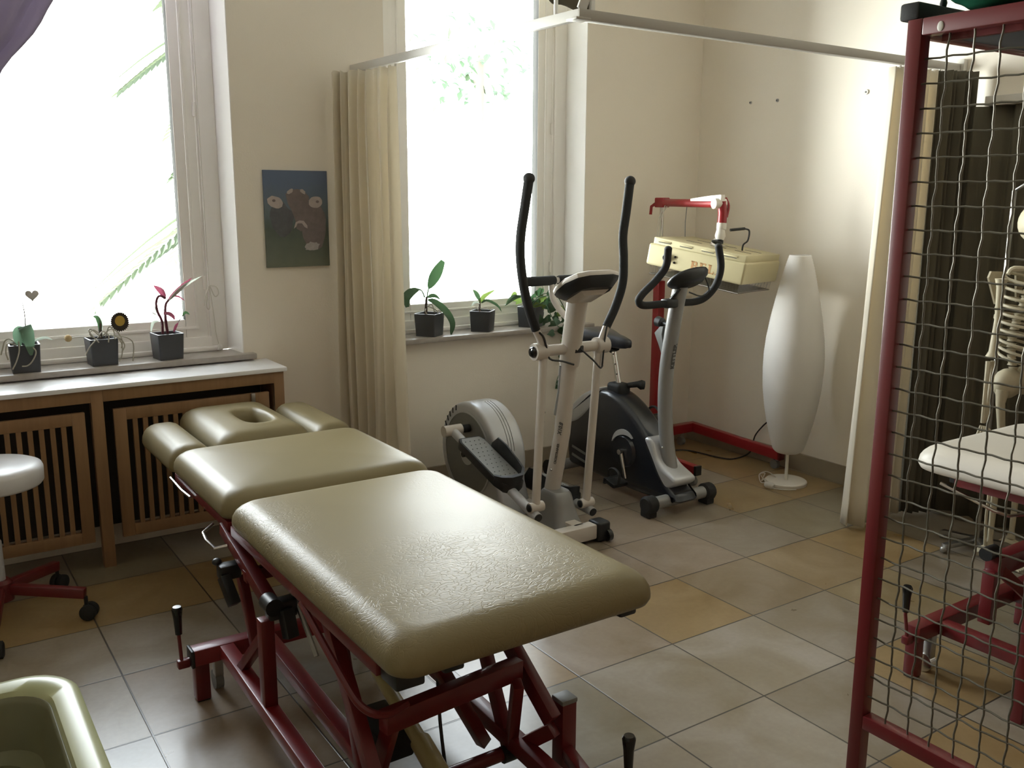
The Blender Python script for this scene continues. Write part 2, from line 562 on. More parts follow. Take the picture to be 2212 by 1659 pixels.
struct('ceiling', MB().b2(XL - .2, XW + .2, YF - .2, YW + .35, ZC, ZC + .1), M['ceil'])
struct('wall_right', MB().b2(XW, XW + .2, YF - .2, YW + .35, -.05, ZC), M['wall'])
struct('wall_left', MB().b2(XL - .2, XL, YF - .2, YW + .35, -.05, ZC), M['wall'])
struct('wall_front', MB().b2(XL, XW, YF - .2, YF, -.05, ZC), M['wood'])  # unseen wall; dark wood put in to cut bounced light
T = YW + .25
mb = MB()
for xa, xb in ((XL, W1[0]), (W1[1], W2[0]), (W2[1], XW)):
    mb.b2(xa, xb, YW, T, -.05, ZC)
for xa, xb in (W1, W2):
    mb.b2(xa, xb, YW, T, -.05, ZS)
    mb.b2(xa, xb, YW, T, ZT, ZC)
struct('wall_back', mb, M['wall'])

# painted white reveal linings of the two windows
for k, (xa, xb) in enumerate((W1, W2)):
    mb = MB()
    e = .004
    sp_ = .022
    for x, s in ((xa, 1), (xb, -1)):
        mb.loft([[(x - s * .001, YW + .001, z), (x + s * e, YW + .001, z), (x + s * (sp_ + e), YG + .004, z), (x - s * .001, YG + .004, z)] for z in (ZS, ZT)])
    mb.b2(xa, xb, YW + .002, YG + .06, ZT - e, ZT + .001)
    struct('trim_%d' % (k + 1), mb, M['reveal'])

struct('baseboard_back', MB().b2(W1[1] + .12, XW - .012, YW - .012, YW - .0005, 0, .10, .002), M['skirt'])
struct('baseboard_right', MB().b2(XW - .012, XW - .0005, YF, YW - .001, 0, .10, .002), M['skirt'])

def window(n, xa, xb):
    e = .0045
    xa, xb = xa + .026, xb - .026
    zb, zt = .79, ZT - e
    root = bpy.data.objects.new('window_%d' % n, None); COL.objects.link(root)
    root.location = ((xa + xb) / 2, YG, zb)
    tag(root, kind='structure')
    # fixed frame with a stepped moulding
    mb = MB()
    for x, s in ((xa, 1), (xb, -1)):
        mb.b2(x, x + s * .075, YG, YG + .06, zb, zt, .003)
        mb.b2(x + s * .070, x + s * .085, YG + .012, YG + .05, zb + .03, zt - .04, .004)
    mb.b2(xa + .07, xb - .07, YG, YG + .06, zb, zb + .065, .003)
    mb.b2(xa + .07, xb - .07, YG, YG + .06, zt - .08, zt, .003)
    mb.b2(xa + .03, xb - .03, YG - .022, YG, zb, zb + .022, .005)
    mb.build('frame', M['frame'], root)
    # sash
    YS = YG + .028
    sa, sb, s0, s1 = xa + .075, xb - .075, zb + .062, zt - .078
    mb = MB()
    w = .105
    mb.b2(sa, sa + w, YS - .010, YS + .045, s0, s1, .004)
    mb.b2(sb - w, sb, YS - .010, YS + .045, s0, s1, .004)
    mb.b2(sa + w, sb - w, YS - .010, YS + .045, s0, s0 + .085, .004)
    mb.b2(sa + w, sb - w, YS - .010, YS + .045, s1 - .09, s1, .004)
    # raised bead on the inner part of the sash
    q = .055
    mb.b2(sa + q - .006, sa + q + .006, YS - .018, YS - .008, s0 + .04, s1 - .04, .003)
    mb.b2(sb - q - .006, sb - q + .006, YS - .018, YS - .008, s0 + .04, s1 - .04, .003)
    mb.b2(sa + q, sb - q, YS - .018, YS - .008, s0 + .040, s0 + .052, .003)
    mb.build('sash', M['frame'], root)
    mb = MB()
    mb.b2(sa + w - .004, sb - w + .004, YS + .028, YS + .032, s0 + .08, s1 - .085)
    mb.build('pane', M['glass'], root, 0)
    for x in (sa + .012, sb - .012):
        for z in (1.10, 1.86, 2.65):
            MB().cyl((x, YS - .014, z - .03), (x, YS - .014, z + .03), .008, 10).build('hinge', M['frame'], root)
window(1, *W1)
window(2, *W2)

struct('trim_3', MB().b2(W1[0] - .05, W1[1] + .045, YW - .045, YG + .005, .765, .79, .004), M['sill'], 30)
struct('trim_4', MB().b2(W2[0] - .05, W2[1] + .045, YW - .055, YG + .005, .765, .79, .004), M['sill'], 30)

# ------------------------------------------------------------------ radiator cover
rc = thing('radiator_cover', (.69, 3.98, 0), 'slatted beech wood radiator cover with white board top under the wide window', 'radiator cover')
RX0, RX1, RF = -.05, 1.385, 3.862
MB().b2(RX0 - .015, RX1 + .012, RF - .014, YW - .002, .738, .757, .003).build('top_board', M['woodtop'], rc)
mb = MB()
for x in (RX0, .60, RX1 - .045):
    mb.b2(x, x + .045, RF, RF + .045, 0, .738, .002)
mb.b2(RX0 + .045, .60, RF, RF + .03, .688, .738, .002)
mb.b2(.645, RX1 - .045, RF, RF + .03, .688, .738, .002)
mb.b2(RX1 - .022, RX1, RF + .045, YW - .002, .05, .738, .002)
mb.build('frame', M['wood'], rc)
for xa, xb in ((RX0 + .075, .575), (.68, RX1 - .068)):
    p = MB()
    w = .048
    p.b2(xa, xa + w, RF + .004, RF + .026, .115, .652, .002)
    p.b2(xb - w, xb, RF + .004, RF + .026, .115, .652, .002)
    p.b2(xa + w, xb - w, RF + .004, RF + .026, .115, .115 + w, .002)
    p.b2(xa + w, xb - w, RF + .004, RF + .026, .652 - w, .652, .002)
    pn = p.build('panel', M['wood'], rc)
    s = MB()
    n = int((xb - xa - 2 * w) / .0395)
    for i in range(n):
        x = xa + w + (i + .8) * (xb - xa - 2 * w) / (n + .6)
        s.b2(x - .009, x + .009, RF + .006, RF + .024, .115 + w - .002, .652 - w + .002)
    s.build('slats', M['wood'], pn)
hd = MB().b2(1.235, 1.253, RF - .006, RF + .004, .60, .655, .003).build('turn_latch', M['steel'], rc)
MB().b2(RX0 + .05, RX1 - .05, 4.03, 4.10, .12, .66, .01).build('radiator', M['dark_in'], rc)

# ------------------------------------------------------------------ window details
cd = thing('blind_cord', (1.205, 4.245, .79), 'white blind cord tied in a bow on the frame of the wide window', 'cord')
MB().tube([(1.188, 4.246, 2.6), (1.190, 4.246, 1.8), (1.192, 4.246, 1.09)], .0022, 6).build('cord', M['twine'], cd)
mb = MB()
for pts in ([(1.192, 4.244, 1.09), (1.180, 4.24, 1.05), (1.176, 4.24, .995), (1.187, 4.24, .985), (1.190, 4.24, 1.03), (1.192, 4.244, 1.085)],
            [(1.192, 4.244, 1.09), (1.222, 4.24, 1.083), (1.232, 4.24, 1.055), (1.215, 4.24, 1.04), (1.197, 4.244, 1.085)],
            [(1.192, 4.244, 1.09), (1.172, 4.24, 1.04), (1.165, 4.24, 1.00)]):
    mb.tube(pts, .0026, 6, smooth=5)
mb.ell((1.192, 4.242, 1.088), (.006, .006, .006))
mb.build('bow', M['twine'], cd)
MB().tube([(1.193, 4.243, 1.085), (1.207, 4.246, .95), (1.212, 4.247, .87), (1.222, 4.243, .815)], .0022, 6, smooth=5).build('tail', M['twine'], cd)
MB().tube([(1.222, 4.243, .818), (1.210, 4.225, .794)], [.004, .006, .005], 8).build('tassel', M['socketwhite'], cd)

def wavy_sheet(name, xs, top, bot, yf, mat_, par=None, nz=16, solid=.004):
    """hanging cloth; xs: parameters 0..1, top/bot(u) -> height, yf(u, v) -> (x, y)"""
    mb = MB()
    rows = []
    for k in range(nz + 1):
        v = k / nz
        rows.append([mb.bm.verts.new((*yf(u, v), top(u) * (1 - v) + bot(u) * v)) for u in xs])
    for a, b in zip(rows[:-1], rows[1:]):
        for i in range(len(a) - 1):
            mb.bm.faces.new((a[i], a[i + 1], b[i + 1], b[i]))
    return mb.build(name, mat_, par, 60, solid=solid)

# dark drape tied back at the wide window
dr = thing('drape', (.30, 4.02, 1.7), 'dark violet drape gathered back beside the wide window', 'drape')
xs = [i / 60 for i in range(61)]
def dr_yf(u, v):
    e = .985 - .72 * v + .03 * math.sin(v * 6)
    x = -.15 + u * (e + .15) + .010 * math.sin(v * 27 + u * 4) * u
    return (x, 4.03 + (.030 * math.sin(u * 34 + v * 2) + .012 * math.sin(u * 71)) * (.5 + .5 * (1 - v)) - .02)
wavy_sheet('cloth', xs, lambda u: 2.80, lambda u: 1.62, dr_yf, M['drape'], dr, 26)
MB().tube([(-.15, 4.0, 1.62), (.0, 3.955, 1.60), (.16, 4.0, 1.63)], .014, 8, smooth=5).build('tie_band', M['drape'], dr)
MB().cyl((-.3, 4.05, 2.82), (1.42, 4.05, 2.82), .012, 10).build('rod', M['rail'], dr)

dr2 = thing('drape', (2.6, 4.04, 2.55), 'dark swagged drape across the top of the narrow window', 'drape')
def dr2_yf(u, v):
    return (1.95 + u * 1.235, 4.055 + (.018 * math.sin(u * 40) + .012 * math.sin(v * 13 + u * 6)) * (.4 + .6 * v) - .02)
wavy_sheet('cloth', xs, lambda u: 2.86, lambda u: 2.60 - .185 * u ** 1.2 + .006 * math.sin(u * 61), dr2_yf, M['curtain_dark'], dr2, 12)
MB().cyl((1.95, 4.05, 2.87), (3.32, 4.05, 2.87), .012, 10).build('rod', M['rail'], dr2)
mb = MB().b2(3.175, 3.20, 4.01, 4.035, 2.40, 2.86, .002)
mb.build('end_bar', M['rail'], dr2)

# ------------------------------------------------------------------ curtain rail frame
RZ = 2.05
rl = thing('curtain_rail', (1.93, 2.5, RZ), 'white ceiling-hung curtain rail with a corner by the narrow window', 'curtain rail')
MB().bar((1.865, YW - .003, RZ + .012), (1.93, 2.49, RZ + .012), .024, .034).build('rail', M['rail'], rl)
MB().bar((1.918, 2.50, RZ + .012), (XW - .003, 2.50, RZ + .012), .034, .034).build('rail', M['rail_grey'], rl)
MB().b2(1.90, 1.96, 2.475, 2.53, RZ - .006, RZ + .002, .002).build('corner_joint', M['rail_grey'], rl)
MB().bar((1.936, 2.50, RZ + .03), (2.40, 2.47, ZC - .001), .030, .010, up=(0, 1, 0)).build('hanger', M['rail'], rl)
MB().bar((1.955, 2.50, RZ + .03), (2.44, 2.47, ZC - .001), .006, .006).build('hanger', M['rail'], rl)
MB().cyl((1.925, 2.62, RZ + .028), (1.925, 2.62, ZC - .001), .007, 8).build('hanger', M['rail'], rl)
MB().b2(XW - .03, XW - .001, 2.47, 2.53, RZ - .01, RZ + .05, .003).build('wall_bracket', M['socketwhite'], rl)

# cream curtain by the window wall
def path_xy(P, u):
    P = [V(p) for p in P]
    t = u * (len(P) - 1)
    k = min(int(t), len(P) - 2)
    return P[k].lerp(P[k + 1], t - k), (P[k + 1] - P[k]).normalized()
cu = thing('curtain', (1.85, 3.88, 0), 'cream curtain gathered against the window wall beside the cow picture', 'curtain')
rr_ = random.Random(3)
ph = [rr_.uniform(-.5, .5) for _ in range(40)]
am = [rr_.uniform(.6, 1.25) for _ in range(40)]
def folds(s, n, v):
    k = int(s * n)
    a = am[k % 40]
    return a * math.sin(2 * PI * (s * n + .06 * ph[k % 40]) ) + .25 * math.sin(2 * PI * s * n * 2.3 + v * 2)
xs = [i / 260 for i in range(261)]
def cu_yf(u, v):
    P = [(1.745, 4.065, 0), (1.79, 4.0, 0), (1.845, 3.88, 0), (1.875, 3.70, 0)]
    p, d = path_xy(P, u)
    w = max(0, v - .12)
    p = p + Vector((.012, -.055, 0)) * (w * (u - .1))
    nrm = Vector((-d.y, d.x, 0))
    a = .036 * (1 - .35 * math.exp(-v * 14))
    f = folds(u, 7, v)
    return (p.x + nrm.x * f * a + .01 * math.sin(v * 5 + u * 9) * v, min(p.y + nrm.y * f * a, 4.105))
wavy_sheet('cloth', xs, lambda u: RZ - .016 + .004 * math.sin(u * 62), lambda u: .03, cu_yf, M['curtain'], cu, 26, .002)
for i in range(9):
    p, d = path_xy([(1.868, 4.08, 0), (1.886, 3.72, 0)], i / 8)
    MB().b2(p.x - .004, p.x + .004, p.y - .003, p.y + .003, RZ - .02, RZ - .006).build('glider', M['socketwhite'], cu)

# curtain at the right wall: pale leading half and a dark olive half behind the mesh rack
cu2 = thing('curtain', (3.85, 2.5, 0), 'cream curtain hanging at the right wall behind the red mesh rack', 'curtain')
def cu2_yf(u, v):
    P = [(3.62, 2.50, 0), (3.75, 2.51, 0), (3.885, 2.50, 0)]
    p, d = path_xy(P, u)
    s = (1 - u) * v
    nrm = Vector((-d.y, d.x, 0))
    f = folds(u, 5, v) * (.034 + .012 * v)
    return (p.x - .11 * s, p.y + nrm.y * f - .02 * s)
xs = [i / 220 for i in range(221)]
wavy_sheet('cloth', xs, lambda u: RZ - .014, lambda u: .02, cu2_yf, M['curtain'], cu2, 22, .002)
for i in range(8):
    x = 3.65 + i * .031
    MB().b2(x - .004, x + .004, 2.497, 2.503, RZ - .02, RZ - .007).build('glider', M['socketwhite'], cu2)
cu4 = thing('curtain', (3.98, 2.48, 0), 'dark olive curtain bunched at the rail end in the wall corner behind the mesh', 'curtain')  # leftward brightening added to the sky to light the right wall
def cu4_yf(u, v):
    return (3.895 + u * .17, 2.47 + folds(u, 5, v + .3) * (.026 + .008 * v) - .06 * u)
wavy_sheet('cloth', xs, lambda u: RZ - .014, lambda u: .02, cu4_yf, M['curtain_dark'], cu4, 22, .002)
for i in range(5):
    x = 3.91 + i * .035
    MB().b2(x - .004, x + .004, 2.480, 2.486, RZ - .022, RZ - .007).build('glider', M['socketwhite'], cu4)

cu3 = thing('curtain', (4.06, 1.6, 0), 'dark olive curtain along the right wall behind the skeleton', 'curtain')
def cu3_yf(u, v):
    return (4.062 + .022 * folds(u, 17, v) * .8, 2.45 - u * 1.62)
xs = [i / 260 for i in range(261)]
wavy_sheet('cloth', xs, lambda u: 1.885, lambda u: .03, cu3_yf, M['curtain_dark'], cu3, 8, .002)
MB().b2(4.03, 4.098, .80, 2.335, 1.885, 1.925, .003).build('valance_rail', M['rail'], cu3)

# screws in the right wall
for lb, (y, z, r, m_) in zip(('left screw of the close pair in the wall above the heat lamp', 'right screw of the close pair in the wall above the heat lamp',
                              'white plugged screw alone in the wall near the rail end'),
                             ((3.73, 2.012, .008, 'steel'), (3.54, 2.009, .009, 'steel'), (2.984, 2.004, .012, 'socketwhite'))):
    t = thing('wall_screw', (XW, y, z), lb, 'screw', 'screws in the right wall')
    MB().cyl((XW - .006, y, z), (XW - .0005, y, z), r, 14).build('washer', M[m_], t)
    MB().cyl((XW - .009, y, z), (XW - .006, y, z), r * .35, 8).build('screw_slot', M['black'], t)

# ------------------------------------------------------------------ picture of a cow
pc = thing('cow_picture', (1.565, YW, 1.38), 'unframed picture of a cow in a meadow on the window wall', 'picture')
PX0, PX1, PZ0, PZ1, PY = 1.419, 1.720, 1.170, 1.602, YW - .014
MB().b2(PX0, PX1, PY, YW - .0005, PZ0, PZ1, .001).build('print', M['picture'], pc)
def blob(cx, cz, rx, rz, rot=0, n=22, wob=0, seed=0):
    r = random.Random(seed)
    out = []
    for i in range(n):
        a = 2 * PI * i / n
        k = 1 + r.uniform(-wob, wob)
        x, z = rx * k * math.cos(a), rz * k * math.sin(a)
        out.append((PX0 + cx * .301 + (x * math.cos(rot) - z * math.sin(rot)), PZ1 - cz * .432 + (x * math.sin(rot) + z * math.cos(rot))))
    return out
def flat(poly, lvl):
    mb = MB()
    mb.prism(poly, lambda u, v, d: (u, d, v), PY - .0003 * lvl, PY)
    return mb
flat(blob(.76, .57, .060, .115, 0, 26, .05, 1), 1).build('body', M['pic_fur'], pc)
flat(blob(.26, .50, .055, .075, .2, 22, .1, 2), 1).build('dark_shoulder', M['pic_dark'], pc)  # darker patch of the printed fur
flat([(PX0 + u * .301, PZ1 - v * .432) for u, v in ((.33, .24), (.42, .20), (.52, .19), (.62, .21), (.70, .27), (.68, .36), (.63, .46), (.60, .53), (.62, .60), (.55, .63), (.48, .60), (.47, .52), (.42, .42), (.36, .34))], 2).build('head', M['pic_fur'], pc)
flat(blob(.165, .325, .037, .026, -.35, 20, .06, 3), 3).build('ear', M['pic_ear'], pc)
flat(blob(.80, .325, .034, .026, .3, 20, .06, 4), 3).build('ear', M['pic_ear'], pc)
flat(blob(.145, .31, .008, .006, 0), 4).build('ear_hollow', M['pic_fur'], pc)
flat(blob(.83, .32, .008, .006, 0), 4).build('ear_hollow', M['pic_fur'], pc)
flat([(PX0 + u * .301, PZ1 - v * .432) for u, v in ((.44, .60), (.47, .535), (.53, .515), (.60, .52), (.655, .57), (.655, .60), (.61, .585), (.57, .545), (.50, .545), (.475, .58))], 3).build('muzzle', M['pic_ear'], pc)
flat(blob(.40, .215, .016, .009, .6, 14, .2, 6), 3).build('horn_bud', M['pic_ear'], pc)
flat(blob(.60, .215, .016, .009, -.6, 14, .2, 7), 3).build('horn_bud', M['pic_ear'], pc)
flat(blob(.72, .79, .036, .020, .1, 22, .15, 8), 2).build('white_patch', M['pic_white'], pc)
# ------------------------------------------------------------------ treatment couch
def rrect(x0, x1, y0, y1, r, n=8):
    out = []
    for cx, cy, a0 in ((x1 - r, y1 - r, 0), (x0 + r, y1 - r, 90), (x0 + r, y0 + r, 180), (x1 - r, y0 + r, 270)):
        for k in range(n + 1):
            a = math.radians(a0 + 90 * k / n)
            out.append((cx + r * math.cos(a), cy + r * math.sin(a)))
    # densify the straight edges a little
    res = []
    for i, p in enumerate(out):
        q = out[(i + 1) % len(out)]
        res.append(p)
        L = math.hypot(q[0] - p[0], q[1] - p[1])
        m = int(L / .05)
        for k in range(1, m):
            t = k / m
            res.append((p[0] + (q[0] - p[0]) * t, p[1] + (q[1] - p[1]) * t))
    return res

def inset_pts(pts, d, cx, cy, hx, hy):
    kx, ky = max(0.02, (hx - d) / hx), max(0.02, (hy - d) / hy)
    return [(cx + (p[0] - cx) * kx, cy + (p[1] - cy) * ky) for p in pts]

def cushion(name, x0, x1, y0, y1, z0, z1, r, e, m, par, dome=.006, hole=None):
    cx, cy, hx, hy = (x0 + x1) / 2, (y0 + y1) / 2, (x1 - x0) / 2, (y1 - y0) / 2
    base = rrect(x0, x1, y0, y1, r)
    h = z1 - z0
    prof = [(e * .35, z0), (e * .08, z0 + .008), (0, z0 + .02)]
    for a in (0, 15, 30, 45, 60, 75, 90):
        t = math.radians(a)
        prof.append((e * (1 - math.cos(t)), z1 - (h - .02) * .86 * (1 - math.sin(t))))
    loops = [[(x, y, z) for x, y in inset_pts(base, d, cx, cy, hx, hy)] for d, z in prof]
    mb = MB()
    if hole is None:
        for f in (.25, .5, .8, .97):
            d = e + (min(hx, hy) - e) * f
            loops.append([(x, y, z1 + dome * (1 - (1 - f) ** 2)) for x, y in inset_pts(base, d, cx, cy, hx, hy)])
        mb.loft(loops)
    else:
        ox, oy, rx, ry = hole
        ang = [math.atan2((p[1] - oy) / ry, (p[0] - ox) / rx) for p in base]
        def sup(a, k):
            c, s = math.cos(a), math.sin(a)
            q = (abs(c) ** 3 + abs(s) ** 3) ** (-1 / 3)
            return (ox + rx * k * c * q, oy + ry * k * s * q)
        top = [p[:2] for p in loops[-1]]
        for f in (.35, .7):
            loops.append([(*(V(*t, 0).lerp(V(*sup(a, 1.45), 0), f))[:2], z1 + dome * f) for t, a in zip(top, ang)])
        for k, z in ((1.45, z1 + dome), (1.25, z1 + dome * .6), (1.12, z1 - .008), (1.03, z1 - .022), (.98, z1 - .045), (.97, z0 + .004)):
            loops.append([(*sup(a, k), z) for a in ang])
        loops.append([(*inset_pts(base, e * .35, cx, cy, hx, hy)[i], z0) for i in range(len(base))])
        mb.loft(loops, False, False)
    return mb.build(name, m, par, 60)

tc_ = thing('treatment_couch', (1.05, 2.4, 0), 'olive cream vinyl treatment couch on dark red steel base, face hole at its head end', 'treatment couch')
CX0, CX1, CZ0, CZ1 = .733, 1.420, .545, .632
cushion('seat_cushion', CX0, CX1, 1.490, 2.572, CZ0, CZ1, .055, .065, M['vinyl_worn'], tc_, .008)
cushion('back_cushion', CX0, CX1 + .006, 2.590, 3.205, CZ0 + .003, CZ1 + .004, .045, .06, M['vinyl'], tc_, .008)
cushion('head_cushion', .905, 1.262, 3.220, 3.800, CZ0 + .006, CZ1 + .016, .05, .07, M['vinyl'], tc_, .006, hole=(1.112, 3.47, .050, .105))
cushion('armrest_cushion', CX0 + .004, .890, 3.216, 3.690, CZ0 - .012, CZ1 - .006, .04, .052, M['vinyl'], tc_, .0012)
cushion('armrest_cushion', 1.276, CX1 + .012, 3.216, 3.730, CZ0 - .004, CZ1 + .002, .04, .048, M['vinyl'], tc_, .0012)

R = M['red']
# frame under the upholstery
f = MB()
for x in (CX0 + .022, CX1 - .022):
    f.bar((x, 1.60, .535), (x, 2.565, .535), .030, .030)
    f.bar((x, 2.60, .535), (x, 3.195, .535), .026, .028)
for y in (1.62, 2.05, 2.54):
    f.bar((CX0 + .03, y, .533), (CX1 - .03, y, .533), .03, .026)
for y in (2.64, 3.18):
    f.bar((CX0 + .03, y, .535), (CX1 - .03, y, .535), .03, .026)
f.bar((.94, 3.19, .54), (.94, 3.66, .54), .025, .022)
f.bar((1.23, 3.19, .54), (1.23, 3.66, .54), .025, .022)
f.bar((.80, 3.19, .532), (.80, 3.62, .525), .022, .02)
f.bar((1.34, 3.19, .535), (1.34, 3.64, .532), .022, .02)
f.build('top_frame', R, tc_)
MB().tube([(CX0 - .004, 3.20, .532), (CX0 - .006, 3.05, .528), (CX0 - .002, 2.96, .528)], .005, 8).build('chrome_lever', M['chrome'], tc_)
MB().tube([(.742, 2.75, .50), (.705, 2.73, .485), (.700, 2.68, .478), (.702, 2.60, .478), (.735, 2.585, .485)], .005, 8).build('chrome_lever', M['chrome'], tc_)
MB().tube([(1.30, 1.78, .52), (1.305, 1.70, .50), (1.315, 1.655, .485), (1.40, 1.612, .482)], .006, 8, smooth=4).build('chrome_lever', M['chrome'], tc_)
for (x0, x1, y0, y1, z0) in ((.748, .815, 1.525, 1.60, .515), (.855, .905, 1.520, 1.57, .525), (1.325, 1.375, 1.52, 1.58, .525)):
    MB().b2(x0, x1, y0, y1, z0, .552, .006).build('buffer_block', M['black'], tc_)

# base: two cross beams, four feet, two long rails
BX0, BX1, BZ = .620, 1.315, .178
MB().bar((BX0, 2.615, BZ - .025), (BX1, 2.615, BZ - .025), .05, .05, bevel=.004).build('cross_beam', M['red_lit'], tc_)
MB().bar((BX0, 1.39, .105), (BX1 - .07, 1.39, .105), .05, .05, bevel=.004).build('cross_beam', R, tc_)
for x, y in ((.648, 2.635), (1.29, 2.635)):
    g = MB().b2(x - .021, x + .021, y - .021, y + .021, .004, BZ - .05, .003).build('leg', R, tc_)
    MB().b2(x - .018, x + .018, y - .018, y + .018, 0, .006).build('foot_pad', M['rubber'], g)
g = MB().b2(1.268, 1.312, 1.66, 1.704, .004, .252, .003).build('leg', R, tc_)
MB().b2(1.266, 1.314, 1.658, 1.706, .250, .264, .004).build('end_cap', M['grey'], g)
MB().b2(1.272, 1.308, 1.664, 1.70, 0, .006).build('foot_pad', M['rubber'], g)
MB().b2(BX0 - .008, BX0 + .002, 2.587, 2.643, BZ - .052, BZ + .002, .003).build('end_cap', M['black'], tc_)
for x, y0 in ((.716, 1.69), (.842, 1.69)):
    MB().bar((x, 2.59, BZ - .022), (x, 1.41, .11), .042, .042, bevel=.003).build('long_rail', M['red_lit'], tc_)
MB().bar((1.20, 2.59, BZ - .022), (1.20, 1.41, .11), .042, .042, bevel=.003).build('long_rail', R, tc_)
# castor at the far beam
for x in (.705, 1.22):
    ca_ = MB().b2(x - .013, x + .013, 2.645, 2.675, .05, .13, .003).build('castor', M['steel'], tc_)
    MB().cyl((x - .012, 2.672, .031), (x + .012, 2.672, .031), .030, 18).build('wheel', M['grey'], ca_)
# foot levers
def lever(x, y, z, par, s=-1):
    l = MB().tube([(x, y, z), (x + s * .022, y, z), (x + s * .022, y + .012, z + .07), (x + s * .022, y + .012, z + .085)], .0055, 8).build('lever', R, par)
    MB().tube([(x + s * .022, y + .012, z + .08), (x + s * .022, y + .013, z + .13), (x + s * .022, y + .013, z + .158), (x + s * .022, y + .013, z + .165)], [.010, .0125, .016, .012], 12).build('grip', M['knobglass'], l)
    MB().b2(x + s * .035, x, y - .012, y + .012, z - .022, z + .004, .004).build('hub', R, l)
lever(BX0 - .008, 2.615, BZ - .03, tc_)
lever(1.232, 1.385, .150, tc_, 1)
for x in (.65, 1.215):
    g = MB().b2(x - .02, x + .02, 1.37, 1.41, .004, .085, .003).build('leg', R, tc_)
    MB().b2(x - .017, x + .017, 1.373, 1.407, 0, .006).build('foot_pad', M['rubber'], g)
MB().bar((1.225, 1.40, .12), (1.29, 1.68, .12), .03, .03).build('base_strut', R, tc_)

# lifting linkage
P = .752
MB().bar((P, 2.66, .515), (P, 2.265, .415), .034, .038).build('link_arm', R, tc_)
MB().b2(.700, .736, 2.205, 2.243, .155, .405, .003).build('post', R, tc_)
MB().bar((.716, 2.45, .160), (.730, 2.26, .345), .026, .028).build('gusset', R, tc_)
MB().bar((.760, 2.55, .40), (.760, 2.44, .19), .026, .03).build('gusset', R, tc_)
MB().bar((.735, 2.44, .44), (.95, 2.44, .45), .03, .035).build('link_beam', R, tc_)
MB().bar((.745, 2.30, .40), (1.10, 2.32, .40), .026, .03).build('link_beam', R, tc_)
mb = MB().b2(.690, .752, 2.515, 2.56, .405, .450, .008)
mb.bar((.700, 2.52, .42), (.712, 2.47, .35), .030, .028)
mb.ell((.694, 2.56, .452), (.014, .014, .011))
mb.build('clamp', M['black'], tc_)
mb = MB().b2(.722, .800, 2.20, 2.245, .400, .450, .008)
mb.bar((.765, 2.20, .43), (.770, 2.18, .355), .034, .03)
mb.cyl((.735, 2.195, .440), (.735, 2.25, .440), .024, 14)
mb.build('clamp', M['black'], tc_)
MB().tube([(.795, 2.28, .50), (.800, 2.22, .44), (.812, 2.12, .325), (.812, 2.115, .318)], .007, 8).build('release_rod', M['steel'], tc_)
# near V linkages, left and right
def strap(p, q, w=.040, t=.018, m=R, n='link_arm'):
    MB().bar(p, q, t, w, bevel=.002).build(n, m, tc_)
for x, k in ((1.185, 1), (.815, -1)):
    strap((x, 1.99, .52), (x + .015 * k, 1.79, .075), .036, .026)
    strap((x - .012 * k, 1.72, .315), (x + .015 * k, 1.79, .085), .036, .026)
    strap((x + .018 * k, 2.02, .525), (x + .052 * k, 1.66, .225), .046, .030)
    strap((x + .06 * k, 1.665, .195), (x + .015 * k, 1.79, .085), .036, .026)
    MB().cyl((x + .015 * k - .03, 1.785, .085), (x + .015 * k + .03, 1.785, .085), .022, 12).build('pivot_bolt', M['black'], tc_)
MB().bar((.80, 1.70, .345), (1.20, 1.755, .335), .035, .050).build('link_beam', R, tc_)
MB().tube([(.742, 2.02, .520), (.742, 1.80, .44), (.750, 1.70, .400), (.79, 1.665, .385), (.85, 1.68, .385)], .009, 8, smooth=5).build('strap_band', M['red'], tc_)
strap((.93, 1.78, .50), (1.15, 1.84, .10), .032, .030, R, 'brace')
MB().cyl((.81, 1.79, .085), (1.20, 1.79, .085), .018, 12).build('torsion_tube', R, tc_)
h = MB().cyl((.975, 2.10, .235), (.945, 1.80, .195), .019, 16).build('hydraulic_tube', M['yellow_tube'], tc_)
MB().cyl((.945, 1.80, .195), (.915, 1.55, .16), .026, 16).build('sleeve', M['yellow_tube'], h)
MB().tube([(1.03, 1.88, .53), (1.025, 1.86, .40), (1.00, 1.80, .22), (.99, 1.72, .04), (.99, 1.60, .006), (1.0, 1.35, .005), (1.02, .9, .005)], .0045, 8, smooth=5).build('cable', M['black'], tc_)
mb = MB()
mb.b2(.86, .96, 1.86, 2.02, .12, .20, .008)
mb.build('motor_housing', M['black'], tc_)

# ------------------------------------------------------------------ second couch behind the rack
c2 = thing('treatment_couch', (3.05, 1.1, 0), 'pale beige treatment couch on red base behind the wire mesh', 'treatment couch')
cushion('seat_cushion', 2.715, 3.42, -.35, 1.715, .615, .70, .09, .07, M['pad2'], c2, .006)
f = MB()
for x in (2.86, 3.32):
    f.bar((x, -.3, .585), (x, 1.62, .585), .035, .055)
for y in (-.2, .7, 1.55):
    f.bar((2.86, y, .585), (3.32, y, .585), .035, .05)
f.build('top_frame', R, c2)
MB().b2(2.845, 2.875, 1.60, 1.64, .565, .605, .004).build('end_cap', M['black'], c2)
MB().bar((2.535, 1.53, .155), (3.25, 1.53, .155), .05, .05, bevel=.004).build('cross_beam', R, c2)
MB().bar((2.535, .33, .155), (3.25, .33, .155), .05, .05, bevel=.004).build('cross_beam', R, c2)
for x, y in ((2.562, 1.535), (3.22, 1.535), (2.562, .33), (3.22, .33)):
    g = MB().b2(x - .02, x + .02, y - .02, y + .02, .004, .135, .003).build('leg', R, c2)
    MB().b2(x - .017, x + .017, y - .017, y + .017, 0, .006).build('foot_pad', M['rubber'], g)
for x in (2.66, 3.10):
    MB().bar((x, 1.51, .155), (x, .37, .155), .042, .042, bevel=.003).build('long_rail', R, c2)
